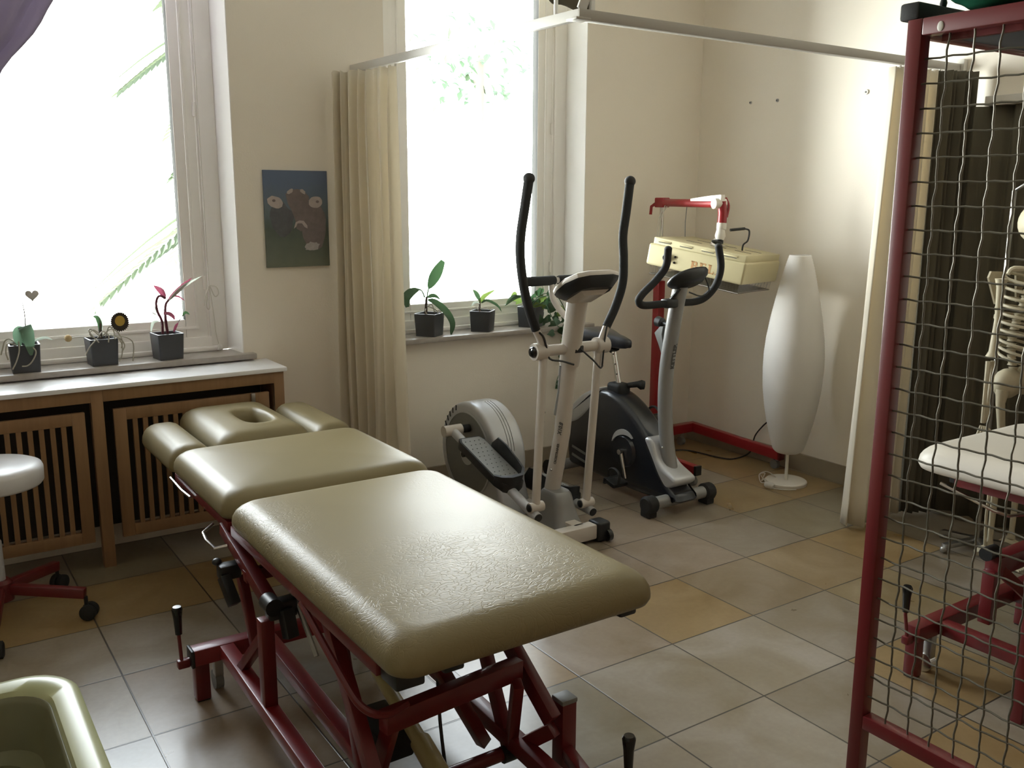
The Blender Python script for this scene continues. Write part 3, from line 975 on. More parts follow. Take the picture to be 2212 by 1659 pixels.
lever(2.530, 1.53, .15, c2)
ca_ = MB().b2(2.618, 2.644, 1.51, 1.54, .05, .13, .003).build('castor', M['steel'], c2)
MB().cyl((2.616, 1.535, .031), (2.646, 1.535, .031), .030, 18).build('wheel', M['chrome'], ca_)
# lifting linkage
MB().b2(2.755, 2.795, 1.41, 1.45, .17, .345, .003).build('post', R, c2)
MB().bar((2.775, 1.43, .36), (3.2, 1.43, .36), .05, .06).build('link_beam', R, c2)
MB().bar((2.80, 1.42, .345), (2.98, 1.33, .17), .03, .035).build('link_arm', R, c2)
MB().bar((2.98, 1.36, .345), (2.98, 1.33, .17), .035, .035).build('link_arm', R, c2)
MB().bar((3.02, 1.42, .36), (3.02, 1.0, .575), .035, .045).build('link_arm', R, c2)
MB().cyl((2.745, 1.44, .40), (2.80, 1.44, .40), .022, 14).build('clamp', M['black'], c2)
MB().tube([(2.83, 1.66, .56), (2.88, 1.50, .50), (2.90, 1.46, .49), (3.30, 1.30, .50)], .006, 8).build('chrome_lever', M['chrome'], c2)
MB().tube([(2.90, 1.35, .24), (2.93, 1.33, .215), (2.95, 1.32, .20)], .02, 10).build('knob', M['socketwhite'], c2)

# ------------------------------------------------------------------ red mesh rack
mr_ = thing('mesh_rack', (2.15, .82, 0), 'tall dark red steel equipment rack with wire mesh side', 'rack')
QX0, QX1, QY0, QY1, QT = 1.80, 2.60, .40, 1.225, 1.846
w = .034
posts = []
for x, y in ((QX0 + w / 2, QY1 - w / 2), (QX1 - w / 2, QY1 - w / 2), (QX0 + w / 2, QY0 + w / 2), (QX1 - w / 2, QY0 + w / 2)):
    MB().b2(x - w / 2, x + w / 2, y - w / 2, y + w / 2, .0, QT, .003).build('post', R, mr_)
for z0 in (.252, QT - w):
    for x in (QX0, QX1 - w):
        MB().b2(x, x + w, QY0 + w, QY1 - w, z0, z0 + w, .003).build('side_rail', R, mr_)
for y in (QY1 - w, QY0):
    MB().b2(QX0 + w, QX1 - w, y, y + w, QT - w, QT, .003).build('cross_rail', R, mr_)
MB().b2(QX0 + w, QX1 - w, QY0, QY0 + w, .252, .252 + w, .003).build('cross_rail', R, mr_)
MB().b2(QX0 + w, QX1 - w, QY0 + w, QY1 - w, QT - .030, QT - .012, .002).build('shelf_board', M['navy'], mr_)
MB().b2(QX0 + w - .002, QX0 + w + .012, QY0 + .2, QY1 - .06, QT - w - .012, QT - w + .001).build('mesh_clip', R, mr_)
def mesh_panel(x, ya, yb, za, zb):
    """crimped wire mesh in the plane x = const: one joined panel"""
    mb = MB()
    ny, nz = int(round((yb - ya) / .056)), int(round((zb - za) / .050))
    dy, dz = (yb - ya) / ny, (zb - za) / nz
    for i in range(1, ny):
        y = yb - i * dy
        pts = []
        for k in range(nz * 4 + 1):
            z = za + k * dz / 4
            pts.append((x + .0024 * math.cos(PI * k / 4 + PI * i), y + .0012 * math.sin(PI * k / 2), z))
        mb.tube(pts, .0022, 6, cap=False)
    for j in range(1, nz):
        z = zb - j * dz
        pts = []
        for k in range(ny * 4 + 1):
            y = yb - k * dy / 4
            pts.append((x - .0024 * math.cos(PI * k / 4 + PI * j), y, z + .0010 * math.sin(PI * k / 2)))
        mb.tube(pts, .0022, 6, cap=False)
    return mb
mesh_panel(QX0 + w / 2, QY0 + w - .004, QY1 - w + .004, .252 + w - .004, QT - w + .004).build('mesh_panel', M['mesh_wire'], mr_)
MB().ell((QX0 - .0005, QY1 - .075, QT - .022), (.0015, .007, .010)).build('paint_chip', M['socketwhite'], mr_)

bd = thing('balance_bar', (2.10, 1.2225, QT), 'black padded bar lying on top of the red rack', 'bar')
MB().b2(1.806, 2.45, 1.205, 1.250, QT + .0005, QT + .036, .006).build('bar_body', M['rubber'], bd)
MB().tube([(1.905, 1.215, QT + .034), (1.905, 1.215, QT + .043), (1.905, 1.215, QT + .05)], [.006, .008, .006], 10).build('knob', M['rubber'], bd)
GX, GY = 1.862, 1.075
gb = thing('exercise_ball', (GX, GY, QT), 'dark green exercise ball on top of the red rack', 'ball')
gr = .130
prof = []
for k in range(41):
    a = -PI / 2 + PI * k / 40
    rr2 = gr + (.0022 * (1 if k % 4 in (0, 1) else 0))
    prof.append((rr2 * math.cos(a), rr2 * math.sin(a)))
MB().lathe(prof, (GX, GY, QT + gr + .003), 48).build('shell', M['greenball'], gb, 60)
MB().cyl((GX, GY + gr * .985, QT + gr + .003), (GX, GY + gr + .004, QT + gr + .003), .010, 12).build('valve_plug', M['socketwhite'], gb)

# ------------------------------------------------------------------ skeleton
sk = thing('skeleton_model', (3.78, 1.92, 0), 'bone coloured skeleton model standing behind the pale couch', 'skeleton')
SX, SY = 3.785, 1.93
B = M['bone']
mb = MB().ell((SX, SY - .02, 1.395), (.070, .088, .085), None, 20, 14)
mb.ell((SX, SY - .07, 1.34), (.045, .04, .055))
mb.build('skull', B, sk)
for s in (-1, 1):
    MB().ell((SX + s * .026, SY - .098, 1.375), (.016, .012, .017)).build('eye_socket', M['black'], sk)
MB().tube([(SX - .04, SY - .05, 1.315), (SX - .03, SY - .10, 1.295), (SX + .03, SY - .10, 1.295), (SX + .04, SY - .05, 1.315)], .012, 8, smooth=4).build('jaw', B, sk)
mb = MB()
for i in range(22):
    z = .78 + i * .0245
    mb.lathe([(.008, -.010), (.019, -.008), (.015, 0), (.019, .008), (.008, .010)], (SX, SY + .02 + .025 * math.sin(i * .28), z), 10)
mb.build('spine', B, sk)
mb = MB()
for i in range(10):
    z = 1.195 - i * .033
    wx, wy = .075 + .055 * math.sin(PI * (i + 2) / 13), .075 + .03 * math.sin(PI * (i + 2) / 13)
    for s in (-1, 1):
        pts = []
        for k in range(9):
            a = PI * (.5 - k / 8 * (1.0 if i < 7 else .7))
            pts.append((SX + s * wx * math.cos(a), SY + wy * math.sin(a) * (1 if k < 5 else 1.0), z - .055 * k / 8))
        mb.tube(pts, .0062, 6)
mb.build('rib_cage', B, sk)
MB().tube([(SX, SY - .085, 1.17), (SX, SY - .108, 1.07), (SX, SY - .112, .985)], [.018, .014, .008], 8).build('breastbone', B, sk)
for s in (-1, 1):
    MB().tube([(SX + s * .01, SY - .085, 1.19), (SX + s * .09, SY - .07, 1.215), (SX + s * .155, SY - .015, 1.222), (SX + s * .17, SY, 1.20)], [.008, .009, .012, .008], 8, smooth=4).build('collarbone', B, sk)
    mb = MB()
    mb.prism([(0, 0), (.085, .005), (.10, -.02), (.03, -.13)], lambda u, v, d: (SX + s * (.05 + u), SY + .085 + d, 1.20 + v), 0, .008)
    mb.build('shoulder_blade', B, sk)
    sx = SX + s * .212
    MB().tube([(sx, SY, 1.185), (sx, SY, 1.15), (sx - s * .004, SY, 1.03), (sx + s * .006, SY, .90), (sx + s * .01, SY, .875)], [.024, .015, .012, .016, .026], 10).build('upper_arm_bone', B, sk)
    for q in (-1, 1):
        MB().tube([(sx + s * .01 + q * .011, SY - .004 * q, .862), (sx + s * .014 + q * .017, SY, .75), (sx + s * .014 + q * .009, SY, .615)], [.012, .008, .010], 8).build('forearm_bone', B, sk)
    mb = MB()
    hx, hz = sx + s * .016, .60
    for f in range(4):
        o = (f - 1.5) * .013
        mb.tube([(hx, SY + o * .5, hz), (hx, SY + o * 1.4, hz - .06)], .006, 6)
        mb.tube([(hx, SY + o * 1.5, hz - .064), (hx - s * .004, SY + o * 1.7, hz - .095)], .0048, 6)
        mb.tube([(hx - s * .005, SY + o * 1.7, hz - .099), (hx - s * .014, SY + o * 1.8, hz - .135 + abs(o) * .5)], .004, 6)
    mb.tube([(hx, SY - .02, hz - .005), (hx - s * .004, SY - .048, hz - .045), (hx - s * .008, SY - .058, hz - .08)], .0052, 6)
    mb.build('hand', B, sk)
    mb = MB()
    mb.ell((SX + s * .065, SY + .01, .755), (.075, .05, .062), None, 14, 8)
    mb.build('hip_bone', B, sk)
    lx = SX + s * .085
    MB().tube([(lx + s * .03, SY, .735), (lx + s * .035, SY, .68), (lx + s * .012, SY - .01, .52), (lx, SY, .40), (lx, SY, .385)], [.026, .018, .014, .02, .030], 10).build('thigh_bone', B, sk)
    MB().ell((lx, SY - .035, .39), (.018, .012, .02)).build('kneecap', B, sk)
    MB().tube([(lx, SY, .375), (lx, SY, .33), (lx, SY, .10), (lx, SY, .065)], [.028, .015, .011, .018], 10).build('shin_bone', B, sk)
    MB().tube([(lx + s * .022, SY + .012, .35), (lx + s * .026, SY + .012, .2), (lx + s * .02, SY + .008, .07)], .006, 6).build('calf_bone', B, sk)
    mb = MB()
    mb.tube([(lx, SY + .05, .02), (lx, SY + .01, .05), (lx, SY - .04, .04)], [.016, .022, .016], 8)
    for f in range(5):
        o = (f - 2) * .011
        mb.tube([(lx + o * .7, SY - .045, .036), (lx + o * 1.3, SY - .10, .018), (lx + o * 1.5, SY - .15, .010)], [.007, .006, .005], 6)
    mb.build('foot', B, sk)
MB().tube([(SX, SY + .10, .03), (SX, SY + .10, 1.52), (SX, SY + .05, 1.55), (SX, SY - .02, 1.54), (SX, SY - .02, 1.48)], .009, 8).build('stand_pole', M['steel'], sk)
mb = MB()
for k in range(5):
    a = 2 * PI * k / 5 + .3
    mb.bar((SX, SY + .10, .045), (SX + .17 * math.cos(a), SY + .10 + .16 * math.sin(a), .03), .03, .02)
    mb.ell((SX + .17 * math.cos(a), SY + .10 + .16 * math.sin(a), .016), (.016, .016, .016), None, 10, 6)
mb.build('stand_base', M['steel'], sk)
# ------------------------------------------------------------------ potted plants
POTZ = .7905
def pot(x, y, rot, label, s=.112, h=.112, group='potted plants on the window sills'):
    p = thing('potted_plant', (x, y, POTZ), label, 'plant', group)
    Rz = Matrix.Rotation(rot, 3, 'Z')
    def sq(k, z, r=.006):
        pts = rrect(-k, k, -k, k, r, 3)
        pts = [q for q in pts]
        return [V(x, y, POTZ) + Rz @ Vector((q[0], q[1], z)) for q in pts]
    a = s / 2
    mb = MB()
    n = min(len(sq(a * k, 0)) for k in (.90, 1.0, .93))
    def sqn(k, z):
        out = []
        for cx, cy, a0 in ((1, 1, 0), (-1, 1, 90), (-1, -1, 180), (1, -1, 270)):
            for q in range(4):
                t = math.radians(a0 + 30 * q)
                r = .006
                out.append(V(x, y, POTZ) + Rz @ Vector((cx * (k - r) + r * math.cos(t), cy * (k - r) + r * math.sin(t), z)))
        return out
    mb.loft([sqn(a * .90, 0), sqn(a * .90, .002), sqn(a, h - .003), sqn(a, h), sqn(a - .006, h), sqn(a - .008, h - .02), sqn(a - .010, h - .03)])
    mb.build('planter', M['pot'], p, 30)
    mb = MB()
    bmesh.ops.create_grid(mb.bm, x_segments=8, y_segments=8, size=a - .009, matrix=Matrix.Translation((x, y, POTZ + h - .018)) @ Matrix.Rotation(rot, 4, 'Z'))
    for v in mb.bm.verts:
        v.co.z += rnd.uniform(-.004, .008)
    mb.build('bark_mulch', M['soil'], p)
    return p
def leafo(p, pts, w, m='leaf', up=(0, -1, .4), fold=.12, name='leaf', prof=None):
    return MB().leaf(pts, w, up, fold=fold, prof=prof).build(name, M[m], p, 60)
def stem(p, pts, r, m='stem', name='stem', sm=5):
    return MB().tube(pts, r, 7, smooth=sm).build(name, M[m], p)
fat = lambda t: (math.sin(PI * min(1, t * .95 + .03)) ** .6)

p = pot(.415, 4.147, -.05, 'black square pot with a rounded drooping green orchid leaf, leftmost on the wide sill')
leafo(p, [(.420, 4.14, .905), (.421, 4.13, .955), (.420, 4.105, .978), (.426, 4.085, .955), (.430, 4.078, .91), (.432, 4.08, .862)], .050, 'leaf_pale', (0, -1, .2), .10, prof=fat)
leafo(p, [(.418, 4.14, .905), (.410, 4.125, .950), (.398, 4.105, .958), (.392, 4.095, .930), (.396, 4.09, .90)], .040, 'leaf_pale', (0, -1, .2), .10, prof=fat)
leafo(p, [(.44, 4.14, .905), (.470, 4.13, .918), (.495, 4.12, .923), (.520, 4.115, .912)], .012, 'leaf_white')
stem(p, [(.426, 4.14, .90), (.428, 4.14, .975), (.429, 4.14, 1.01), (.427, 4.14, 1.05), (.422, 4.14, 1.077)], [.0025, .0022, .0015], 'stem', 'flower_stem')
for pts in ([(.393, 4.095, .92), (.391, 4.08, .885), (.378, 4.078, .845), (.361, 4.078, .812)], [(.435, 4.085, .90), (.449, 4.077, .876), (.436, 4.077, .843), (.416, 4.078, .823), (.395, 4.078, .822)],
            [(.39, 4.12, .905), (.363, 4.10, .930), (.346, 4.10, .923), (.337, 4.10, .898), (.328, 4.10, .870)], [(.385, 4.11, .903), (.355, 4.09, .915), (.345, 4.09, .88), (.35, 4.085, .85)]):
    stem(p, pts, .0028, 'root', 'air_root')

p = pot(.705, 4.150, .06, 'black square pot with a bare orchid of pale air roots behind the sunflower pick')
leafo(p, [(.706, 4.15, .90), (.706, 4.15, .955), (.706, 4.15, 1.006), (.693, 4.145, 1.058), (.667, 4.14, 1.094), (.638, 4.135, 1.099)], .024, 'leaf_white', (0, -1, .3), .15)
leafo(p, [(.704, 4.14, .93), (.702, 4.135, .962), (.692, 4.13, .990), (.676, 4.13, .996)], .020, 'leaf', (0, -1, .5))
stem(p, [(.706, 4.15, .90), (.704, 4.145, .93), (.705, 4.14, .965)], .007, 'stem', 'stem')
for i, pts in enumerate(([(.700, 4.12, .91), (.665, 4.10, .945), (.650, 4.085, .944), (.662, 4.08, .922), (.684, 4.078, .893)], [(.68, 4.10, .905), (.671, 4.085, .900), (.648, 4.08, .877), (.630, 4.08, .846)],
            [(.74, 4.12, .915), (.764, 4.09, .901), (.774, 4.083, .870), (.769, 4.08, .83), (.757, 4.08, .806)], [(.74, 4.13, .915), (.773, 4.11, .910), (.810, 4.10, .894), (.822, 4.10, .865), (.815, 4.10, .800)],
            [(.69, 4.13, .905), (.705, 4.10, .935), (.725, 4.09, .918), (.722, 4.085, .89)], [(.72, 4.13, .905), (.733, 4.11, .950), (.748, 4.10, .935), (.750, 4.095, .90)], [(.71, 4.14, .91), (.74, 4.12, .94), (.765, 4.10, .925), (.778, 4.095, .89), (.772, 4.09, .86)],
            [(.745, 4.12, .915), (.775, 4.10, .895), (.785, 4.09, .87), (.772, 4.085, .845)], [(.67, 4.12, .91), (.655, 4.10, .93), (.668, 4.09, .945), (.69, 4.09, .93)])):
    stem(p, pts, .0026, 'root', 'air_root')

p = pot(.972, 4.152, .10, 'black square pot with reddish purple trailing plant and long pointed leaf')
stem(p, [(.955, 4.15, .90), (.955, 4.15, .956), (.940, 4.15, .998), (.937, 4.15, 1.037), (.951, 4.15, 1.064), (.978, 4.15, 1.052)], [.0055, .006, .005], 'leaf_red')
stem(p, [(.976, 4.15, .90), (.971, 4.15, .964), (.975, 4.15, 1.022), (.99, 4.15, 1.046)], [.006, .0065, .005], 'leaf_red')
leafo(p, [(.985, 4.15, 1.04), (1.010, 4.148, 1.066), (1.050, 4.145, 1.103), (1.093, 4.14, 1.138)], .020, 'leaf_red', (0, -1, .2), .2)
leafo(p, [(.990, 4.14, 1.045), (1.020, 4.14, 1.074), (1.062, 4.135, 1.108), (1.132, 4.13, 1.144)], .016, 'leaf_white', (0, -1, .2), .2)
leafo(p, [(.976, 4.16, 1.052), (.972, 4.16, 1.08), (.967, 4.16, 1.105), (.962, 4.155, 1.152)], .014, 'leaf_white', (0, -1, .1), .15)
leafo(p, [(.974, 4.15, 1.05), (.965, 4.145, 1.074), (.946, 4.14, 1.096), (.926, 4.135, 1.112)], .026, 'leaf_red', (0, -1, .3), .15)
leafo(p, [(.945, 4.13, .975), (.903, 4.12, 1.000), (.857, 4.115, 1.008), (.804, 4.11, .997)], .010, 'leaf_red', (0, 0, 1), .2)
leafo(p, [(.957, 4.12, .992), (.975, 4.11, .990), (.990, 4.10, .978), (.998, 4.10, .962)], .020, 'leaf_red', (0, -1, .6), .15)
leafo(p, [(.935, 4.12, .960), (.912, 4.11, .958), (.902, 4.105, .940), (.896, 4.10, .915)], .012, 'leaf_white', (0, -1, .6), .1)
leafo(p, [(1.00, 4.15, 1.060), (1.03, 4.15, 1.058), (1.058, 4.15, 1.037)], .010, 'leaf_red', (0, -1, .6), .1)
leafo(p, [(1.0, 4.14, .905), (1.008, 4.135, .93), (1.020, 4.13, .948)], .012, 'leaf_red', (0, -1, .3))
leafo(p, [(.936, 4.15, 1.02), (.926, 4.15, .995), (.928, 4.15, .965)], .018, 'leaf_white', (0, -1, .3))
leafo(p, [(1.045, 4.16, .97), (1.06, 4.16, .985), (1.075, 4.15, .975)], .012, 'leaf')
stem(p, [(1.0, 4.16, .905), (1.03, 4.16, .95), (1.05, 4.16, .974)], .0015, 'stem')

p = pot(2.270, 4.150, .62, 'black square pot with one tall upright green leaf next to the cream curtain', .118, .115)
leafo(p, [(2.255, 4.15, .94), (2.262, 4.15, 1.01), (2.275, 4.148, 1.045), (2.295, 4.145, 1.085), (2.318, 4.14, 1.125), (2.345, 4.135, 1.170)], .062, 'leaf', (0, -1, .15), .10, prof=lambda t: .12 if t < .3 else .12 + .88 * math.sin(PI * min(1, (t - .3) / .7 * .93)) ** .8)
leafo(p, [(2.245, 4.15, .985), (2.222, 4.14, 1.022), (2.193, 4.13, 1.030), (2.150, 4.12, 1.018), (2.120, 4.115, .990), (2.124, 4.11, .948)], .046, 'leaf', (0, -1, .8), .10, prof=lambda t: .25 + .75 * max(0, math.sin(PI * max(0, t - .35) / .7)) ** .8)
leafo(p, [(2.258, 4.14, .975), (2.285, 4.115, .962), (2.332, 4.09, .914), (2.362, 4.078, .855), (2.352, 4.072, .797)], .042, 'leaf', (0, -1, .5), .14, prof=fat)
leafo(p, [(2.262, 4.15, .985), (2.285, 4.15, .992), (2.307, 4.145, .989), (2.332, 4.14, .970)], .026, 'leaf', (0, -1, .8), .1)
stem(p, [(2.250, 4.15, .90), (2.252, 4.15, .94), (2.255, 4.15, .99)], [.009, .007, .005], 'stem')
for pts in ([(2.255, 4.14, .94), (2.275, 4.13, .95), (2.285, 4.12, .91)], [(2.25, 4.14, .945), (2.29, 4.12, .925), (2.30, 4.11, .905)], [(2.245, 4.14, .93), (2.232, 4.12, .92), (2.235, 4.11, .905)], [(2.29, 4.14, .91), (2.312, 4.12, .918), (2.32, 4.11, .905)]):
    stem(p, pts, .0024, 'root', 'air_root')

p = pot(2.592, 4.152, .72, 'black square pot with a young four leaved shoot, middle of the narrow sill', .112, .108)
leafo(p, [(2.572, 4.15, .94), (2.585, 4.15, .958), (2.615, 4.15, .981), (2.674, 4.145, 1.007)], .024, 'leaf_yel', (0, -1, .25), .15)
leafo(p, [(2.575, 4.155, .95), (2.565, 4.155, .972), (2.550, 4.155, .993), (2.532, 4.15, 1.011)], .026, 'leaf', (0, -1, .25), .15)
leafo(p, [(2.578, 4.14, .940), (2.600, 4.125, .953), (2.638, 4.11, .936), (2.662, 4.10, .915), (2.676, 4.095, .890)], .020, 'leaf', (0, -1, .9), .15)
leafo(p, [(2.568, 4.14, .935), (2.545, 4.13, .946), (2.520, 4.12, .944), (2.503, 4.12, .928)], .016, 'leaf_white', (0, -1, .9), .15)
stem(p, [(2.572, 4.15, .89), (2.573, 4.15, .925), (2.575, 4.15, .952)], [.006, .005, .004], 'stem')
for pts in ([(2.57, 4.14, .91), (2.55, 4.12, .93), (2.535, 4.11, .91)], [(2.575, 4.14, .91), (2.60, 4.12, .915), (2.62, 4.11, .90)]):
    stem(p, pts, .002, 'root', 'air_root')

p = pot(2.905, 4.152, .55, 'black square pot overgrown with trailing ivy behind the cross trainer', .115, .112)
def heartleaf(p, c, size, ang, tilt, m):
    mb = MB()
    Rm = Matrix.Rotation(ang, 3, 'Y') @ Matrix.Rotation(tilt, 3, 'X')
    pts = [(0, -.06), (.22, -.18), (.46, -.06), (.50, .18), (.34, .48), (.14, .74), (0, .98), (-.14, .74), (-.34, .48), (-.50, .18), (-.46, -.06), (-.22, -.18)]
    ctr = mb.bm.verts.new(V(c) + Rm @ Vector((0, -.05 * size, .3 * size)))
    ring = [mb.bm.verts.new(V(c) + Rm @ Vector((u * size, .10 * size * abs(u) * 2 - .02 * size, v * size))) for u, v in pts]
    for i in range(len(ring)):
        mb.bm.faces.new((ctr, ring[i], ring[(i + 1) % len(ring)]))
    return mb.build('leaf', M[m], p, 60)
ri = random.Random(11)
ivy = [(2.80, .965), (2.84, .945), (2.93, .968), (3.03, .975), (2.90, .925), (2.99, .922), (3.05, .93), (2.96, .872), (3.055, .842), (3.10, .82), (2.965, .80), (3.05, .785), (3.115, .745), (2.87, .915), (2.98, .95), (3.01, .89),
       (2.92, .89), (3.08, .87), (3.02, .83), (2.94, .84), (3.0, .80), (3.07, .76), (3.05, .72), (3.095, .70), (2.96, .985), (2.99, .76), (2.88, .955), (2.91, .86), (3.03, .90), (2.97, .83), (3.04, .81), (3.085, .79), (2.935, .925), (2.985, .99), (3.015, .955), (3.06, .96)]
for i, (x, z) in enumerate(ivy):
    y = 4.135 - max(0, .90 - z) * .25 + ri.uniform(-.02, .03)
    if z < .80: y = min(y, 4.055)
    y = min(max(y, 4.04), 4.20)
    heartleaf(p, (x, y, z), ri.uniform(.040, .068), ri.uniform(1.3, 4.6), ri.uniform(-.6, .6), ri.choice(['leaf', 'leaf', 'leaf', 'leaf_pale', 'leaf_yel']))
for pts in ([(2.90, 4.15, .90), (2.95, 4.13, .96), (3.02, 4.11, .97), (3.06, 4.09, .93), (3.09, 4.06, .84), (3.10, 4.05, .76), (3.09, 4.05, .69)],
            [(2.90, 4.14, .90), (2.86, 4.13, .95), (2.80, 4.12, .97), (2.75, 4.12, .952), (2.71, 4.11, .922)], [(2.91, 4.14, .90), (2.96, 4.10, .92), (2.98, 4.07, .86), (3.03, 4.06, .79), (3.10, 4.055, .80)],
            [(2.90, 4.14, .90), (2.93, 4.11, .95), (2.98, 4.08, .965), (3.06, 4.07, .99)], [(3.05, 4.05, .79), (3.07, 4.05, .70), (3.075, 4.06, .60), (3.03, 4.065, .50), (3.02, 4.07, .44)]):
    stem(p, pts, .0025, 'leaf_pale', 'vine')
leafo(p, [(2.82, 4.12, .962), (2.78, 4.12, .962), (2.745, 4.115, .948), (2.71, 4.11, .920)], .030, 'leaf', (0, -1, .9), .1)
heartleaf(p, (3.07, 4.08, .63), .055, 2.6, .2, 'leaf')
heartleaf(p, (3.045, 4.085, .46), .052, 1.9, .2, 'leaf')

# picks standing in the pots
hp = thing('heart_pick', (.455, 4.15, .90), 'grey heart shaped pick on a thin wire above the drooping orchid', 'garden pick')
heart = []
for i in range(32):
    t = 2 * PI * i / 32
    heart.append((.0016 * 16 * math.sin(t) ** 3 * .98, .0016 * (13 * math.cos(t) - 5 * math.cos(2 * t) - 2 * math.cos(3 * t) - math.cos(4 * t))))
MB().prism(heart, lambda u, v, d: (.463 + u, 4.148 + d, 1.094 + v), 0, .006).build('heart', M['heart'], hp)
MB().tube([(.448, 4.151, .89), (.451, 4.151, .97), (.462, 4.151, 1.075)], .0011, 6).build('wire', M['steel'], hp)
sp = thing('sunflower_pick', (.775, 4.125, .90), 'dark serrated sunflower pick with ochre centre in the bare orchid pot', 'garden pick')
ser = []
for i in range(56):
    a = 2 * PI * i / 56
    r = .0405 if i % 2 else .0355
    ser.append((r * math.cos(a) * .95, r * math.sin(a) * 1.05))
MB().prism(ser, lambda u, v, d: (.779 + u, 4.118 + d, .968 + v), 0, .006).build('petal_disc', M['sunbrown'], sp)
MB().ell((.779, 4.117, .972), (.020, .005, .022)).build('centre', M['sunyellow'], sp)
MB().tube([(.775, 4.127, .93), (.768, 4.115, .912)], .0012, 6).build('wire', M['stem'], sp)
bp_ = thing('ball_pick', (.60, 4.11, .915), 'tan felt ball on a short white stick by the bare orchid pot', 'garden pick')
MB().ell((.574, 4.105, .916), (.0145, .0145, .0145)).build('ball', M['tan'], bp_)
MB().tube([(.586, 4.106, .9165), (.62, 4.11, .918), (.665, 4.12, .914)], .0028, 7).build('stick', M['twine'], bp_)

# ------------------------------------------------------------------ cross trainer
et = thing('cross_trainer', (2.38, 3.4, 0), 'white and silver elliptical cross trainer with tall black foam handles', 'cross trainer')
EX = 2.385
WE = M['white_enamel']
MB().b2(EX - .03, EX + .03, 3.02, 3.96, .035, .085, .006).build('base_beam', WE, et)
st = MB().b2(2.20, 2.455, 2.985, 3.045, .018, .085, .008).build('front_stabiliser', WE, et)
mb = MB().b2(2.452, 2.525, 2.975, 3.055, .004, .092, .014, 3)
mb.cyl((2.50, 2.98, .028), (2.522, 2.98, .028), .027, 16)
mb.build('end_cap', M['black'], st)
MB().cyl((2.522, 2.982, .030), (2.528, 2.982, .030), .017, 16).build('roller', M['silver'], st)
mb = MB().b2(2.165, 2.202, 2.975, 3.055, .004, .092, .014, 3)
mb.build('end_cap', M['black'], st)
rs = MB().b2(2.16, 2.60, 3.93, 3.985, .018, .075, .008).build('rear_stabiliser', WE, et)
for x in (2.14, 2.56):
    MB().b2(x, x + .06, 3.925, 3.99, .002, .08, .012).build('end_cap', M['black'], rs)
# flywheel housing
D0, D1 = 2.245, 2.415
cyh, czh, rh = 3.735, .262, .262
prof = []
for k in range(48):
    a = 2 * PI * k / 48
    y, z = cyh + rh * math.cos(a), czh + rh * math.sin(a) * .97
    if math.cos(a) < -.2 and math.sin(a) < .25:
        y = min(y, 3.49 + (z - .03) * .02) - max(0, (.20 - z)) * .45
    prof.append((y, max(.028, z)))
MB().prism(prof, lambda u, v, d: (d, u, v), D0, D1, .022).build('flywheel_cover', M['silver'], et, 40)
def ring(cx, cy, cz, r0, r1, x0, x1, n=40):
    mb = MB()
    lo = []
    for (r, x) in ((r0, x0), (r1, x0), (r1, x1), (r0, x1)):
        lo.append([(x, cy + r * math.cos(2 * PI * k / n), cz + r * math.sin(2 * PI * k / n)) for k in range(n)])
    lo.append(lo[0])
    mb.loft(lo, False, False)
    return mb
for x, s in ((D0, -1), (D1, 1)):
    dsc = MB().cyl((x - s * .004, cyh, czh), (x + s * .003, cyh, czh), .205, 40).build('crank_disc', M['grey'], et)
    ring(x, cyh, czh, .203, .213, x - .004, x + s * .006).build('disc_rim', M['silver'], dsc)
    MB().cyl((x, cyh, czh), (x + s * .008, cyh, czh), .055, 24).build('hub_plate', M['silver'], dsc)
    MB().cyl((x, cyh, czh), (x + s * .03, cyh, czh), .014, 12).build('axle_bolt', M['black'], dsc)
mb = MB()
for k in range(3):
    ys = [3.68 - .012 * k, 3.60 - .012 * k, 3.53 - .010 * k]
for xo in (2.33, 2.345, 2.36):
    pts = []
    for k in range(9):
        a = math.radians(95 + k * 9)
        pts.append((xo - .012 * k / 8, cyh + (rh + .0005) * math.cos(a), czh + (rh + .0005) * math.sin(a) * .97))
    mb.tube(pts, .0016, 5)
mb.build('groove_lines', M['grey'], et)
mb = MB()
for k in range(3):
    for q in range(2):
        a = math.radians(63 - k * 9 - q * 26)
        MB().box((D0 - .001, cyh + (.235) * math.cos(a), czh + .235 * math.sin(a)), (.004, .026, .005), Matrix.Rotation(a + .5, 3, 'X')).build('vent_slot', M['black'], et)
mb.bm.free()
# mast
boot = MB()
lo = []
for z, hx, ya, yb in ((.03, .085, 3.06, 3.36), (.06, .075, 3.08, 3.34), (.10, .062, 3.10, 3.31), (.15, .056, 3.115, 3.285), (.19, .052, 3.13, 3.26), (.205, .046, 3.14, 3.25)):
    lo.append([(x + 0, y, z) for x, y in rrect(EX - hx, EX + hx, ya, yb, .035, 5)][:28])
boot = MB()
lo = []
for z, hx, ya, yb in ((.012, .085, 3.05, 3.36), (.05, .076, 3.075, 3.34), (.10, .062, 3.10, 3.31), (.15, .055, 3.115, 3.285), (.19, .051, 3.13, 3.265), (.202, .044, 3.14, 3.255)):
    lp = []
    for cx, cy, a0 in ((1, 1, 0), (-1, 1, 90), (-1, -1, 180), (1, -1, 270)):
        for q in range(6):
            t = math.radians(a0 + 18 * q)
            r = .034
            lp.append((EX + cx * (hx - r) + r * math.cos(t), (ya + yb) / 2 + cy * ((yb - ya) / 2 - r) + r * math.sin(t), z))
    lo.append(lp)
boot.loft(lo)
boot.build('mast_boot', M['silver_dark'], et)
mast = MB().tube([(EX, 3.235, .17), (EX, 3.160, .47), (EX, 3.118, .80)], .036, 20).build('mast', WE, et)
MB().tube([(EX, 3.120, .785), (EX, 3.116, .80), (EX, 3.062, 1.095), (EX, 3.055, 1.12)], .044, 20).build('upper_mast', WE, et)
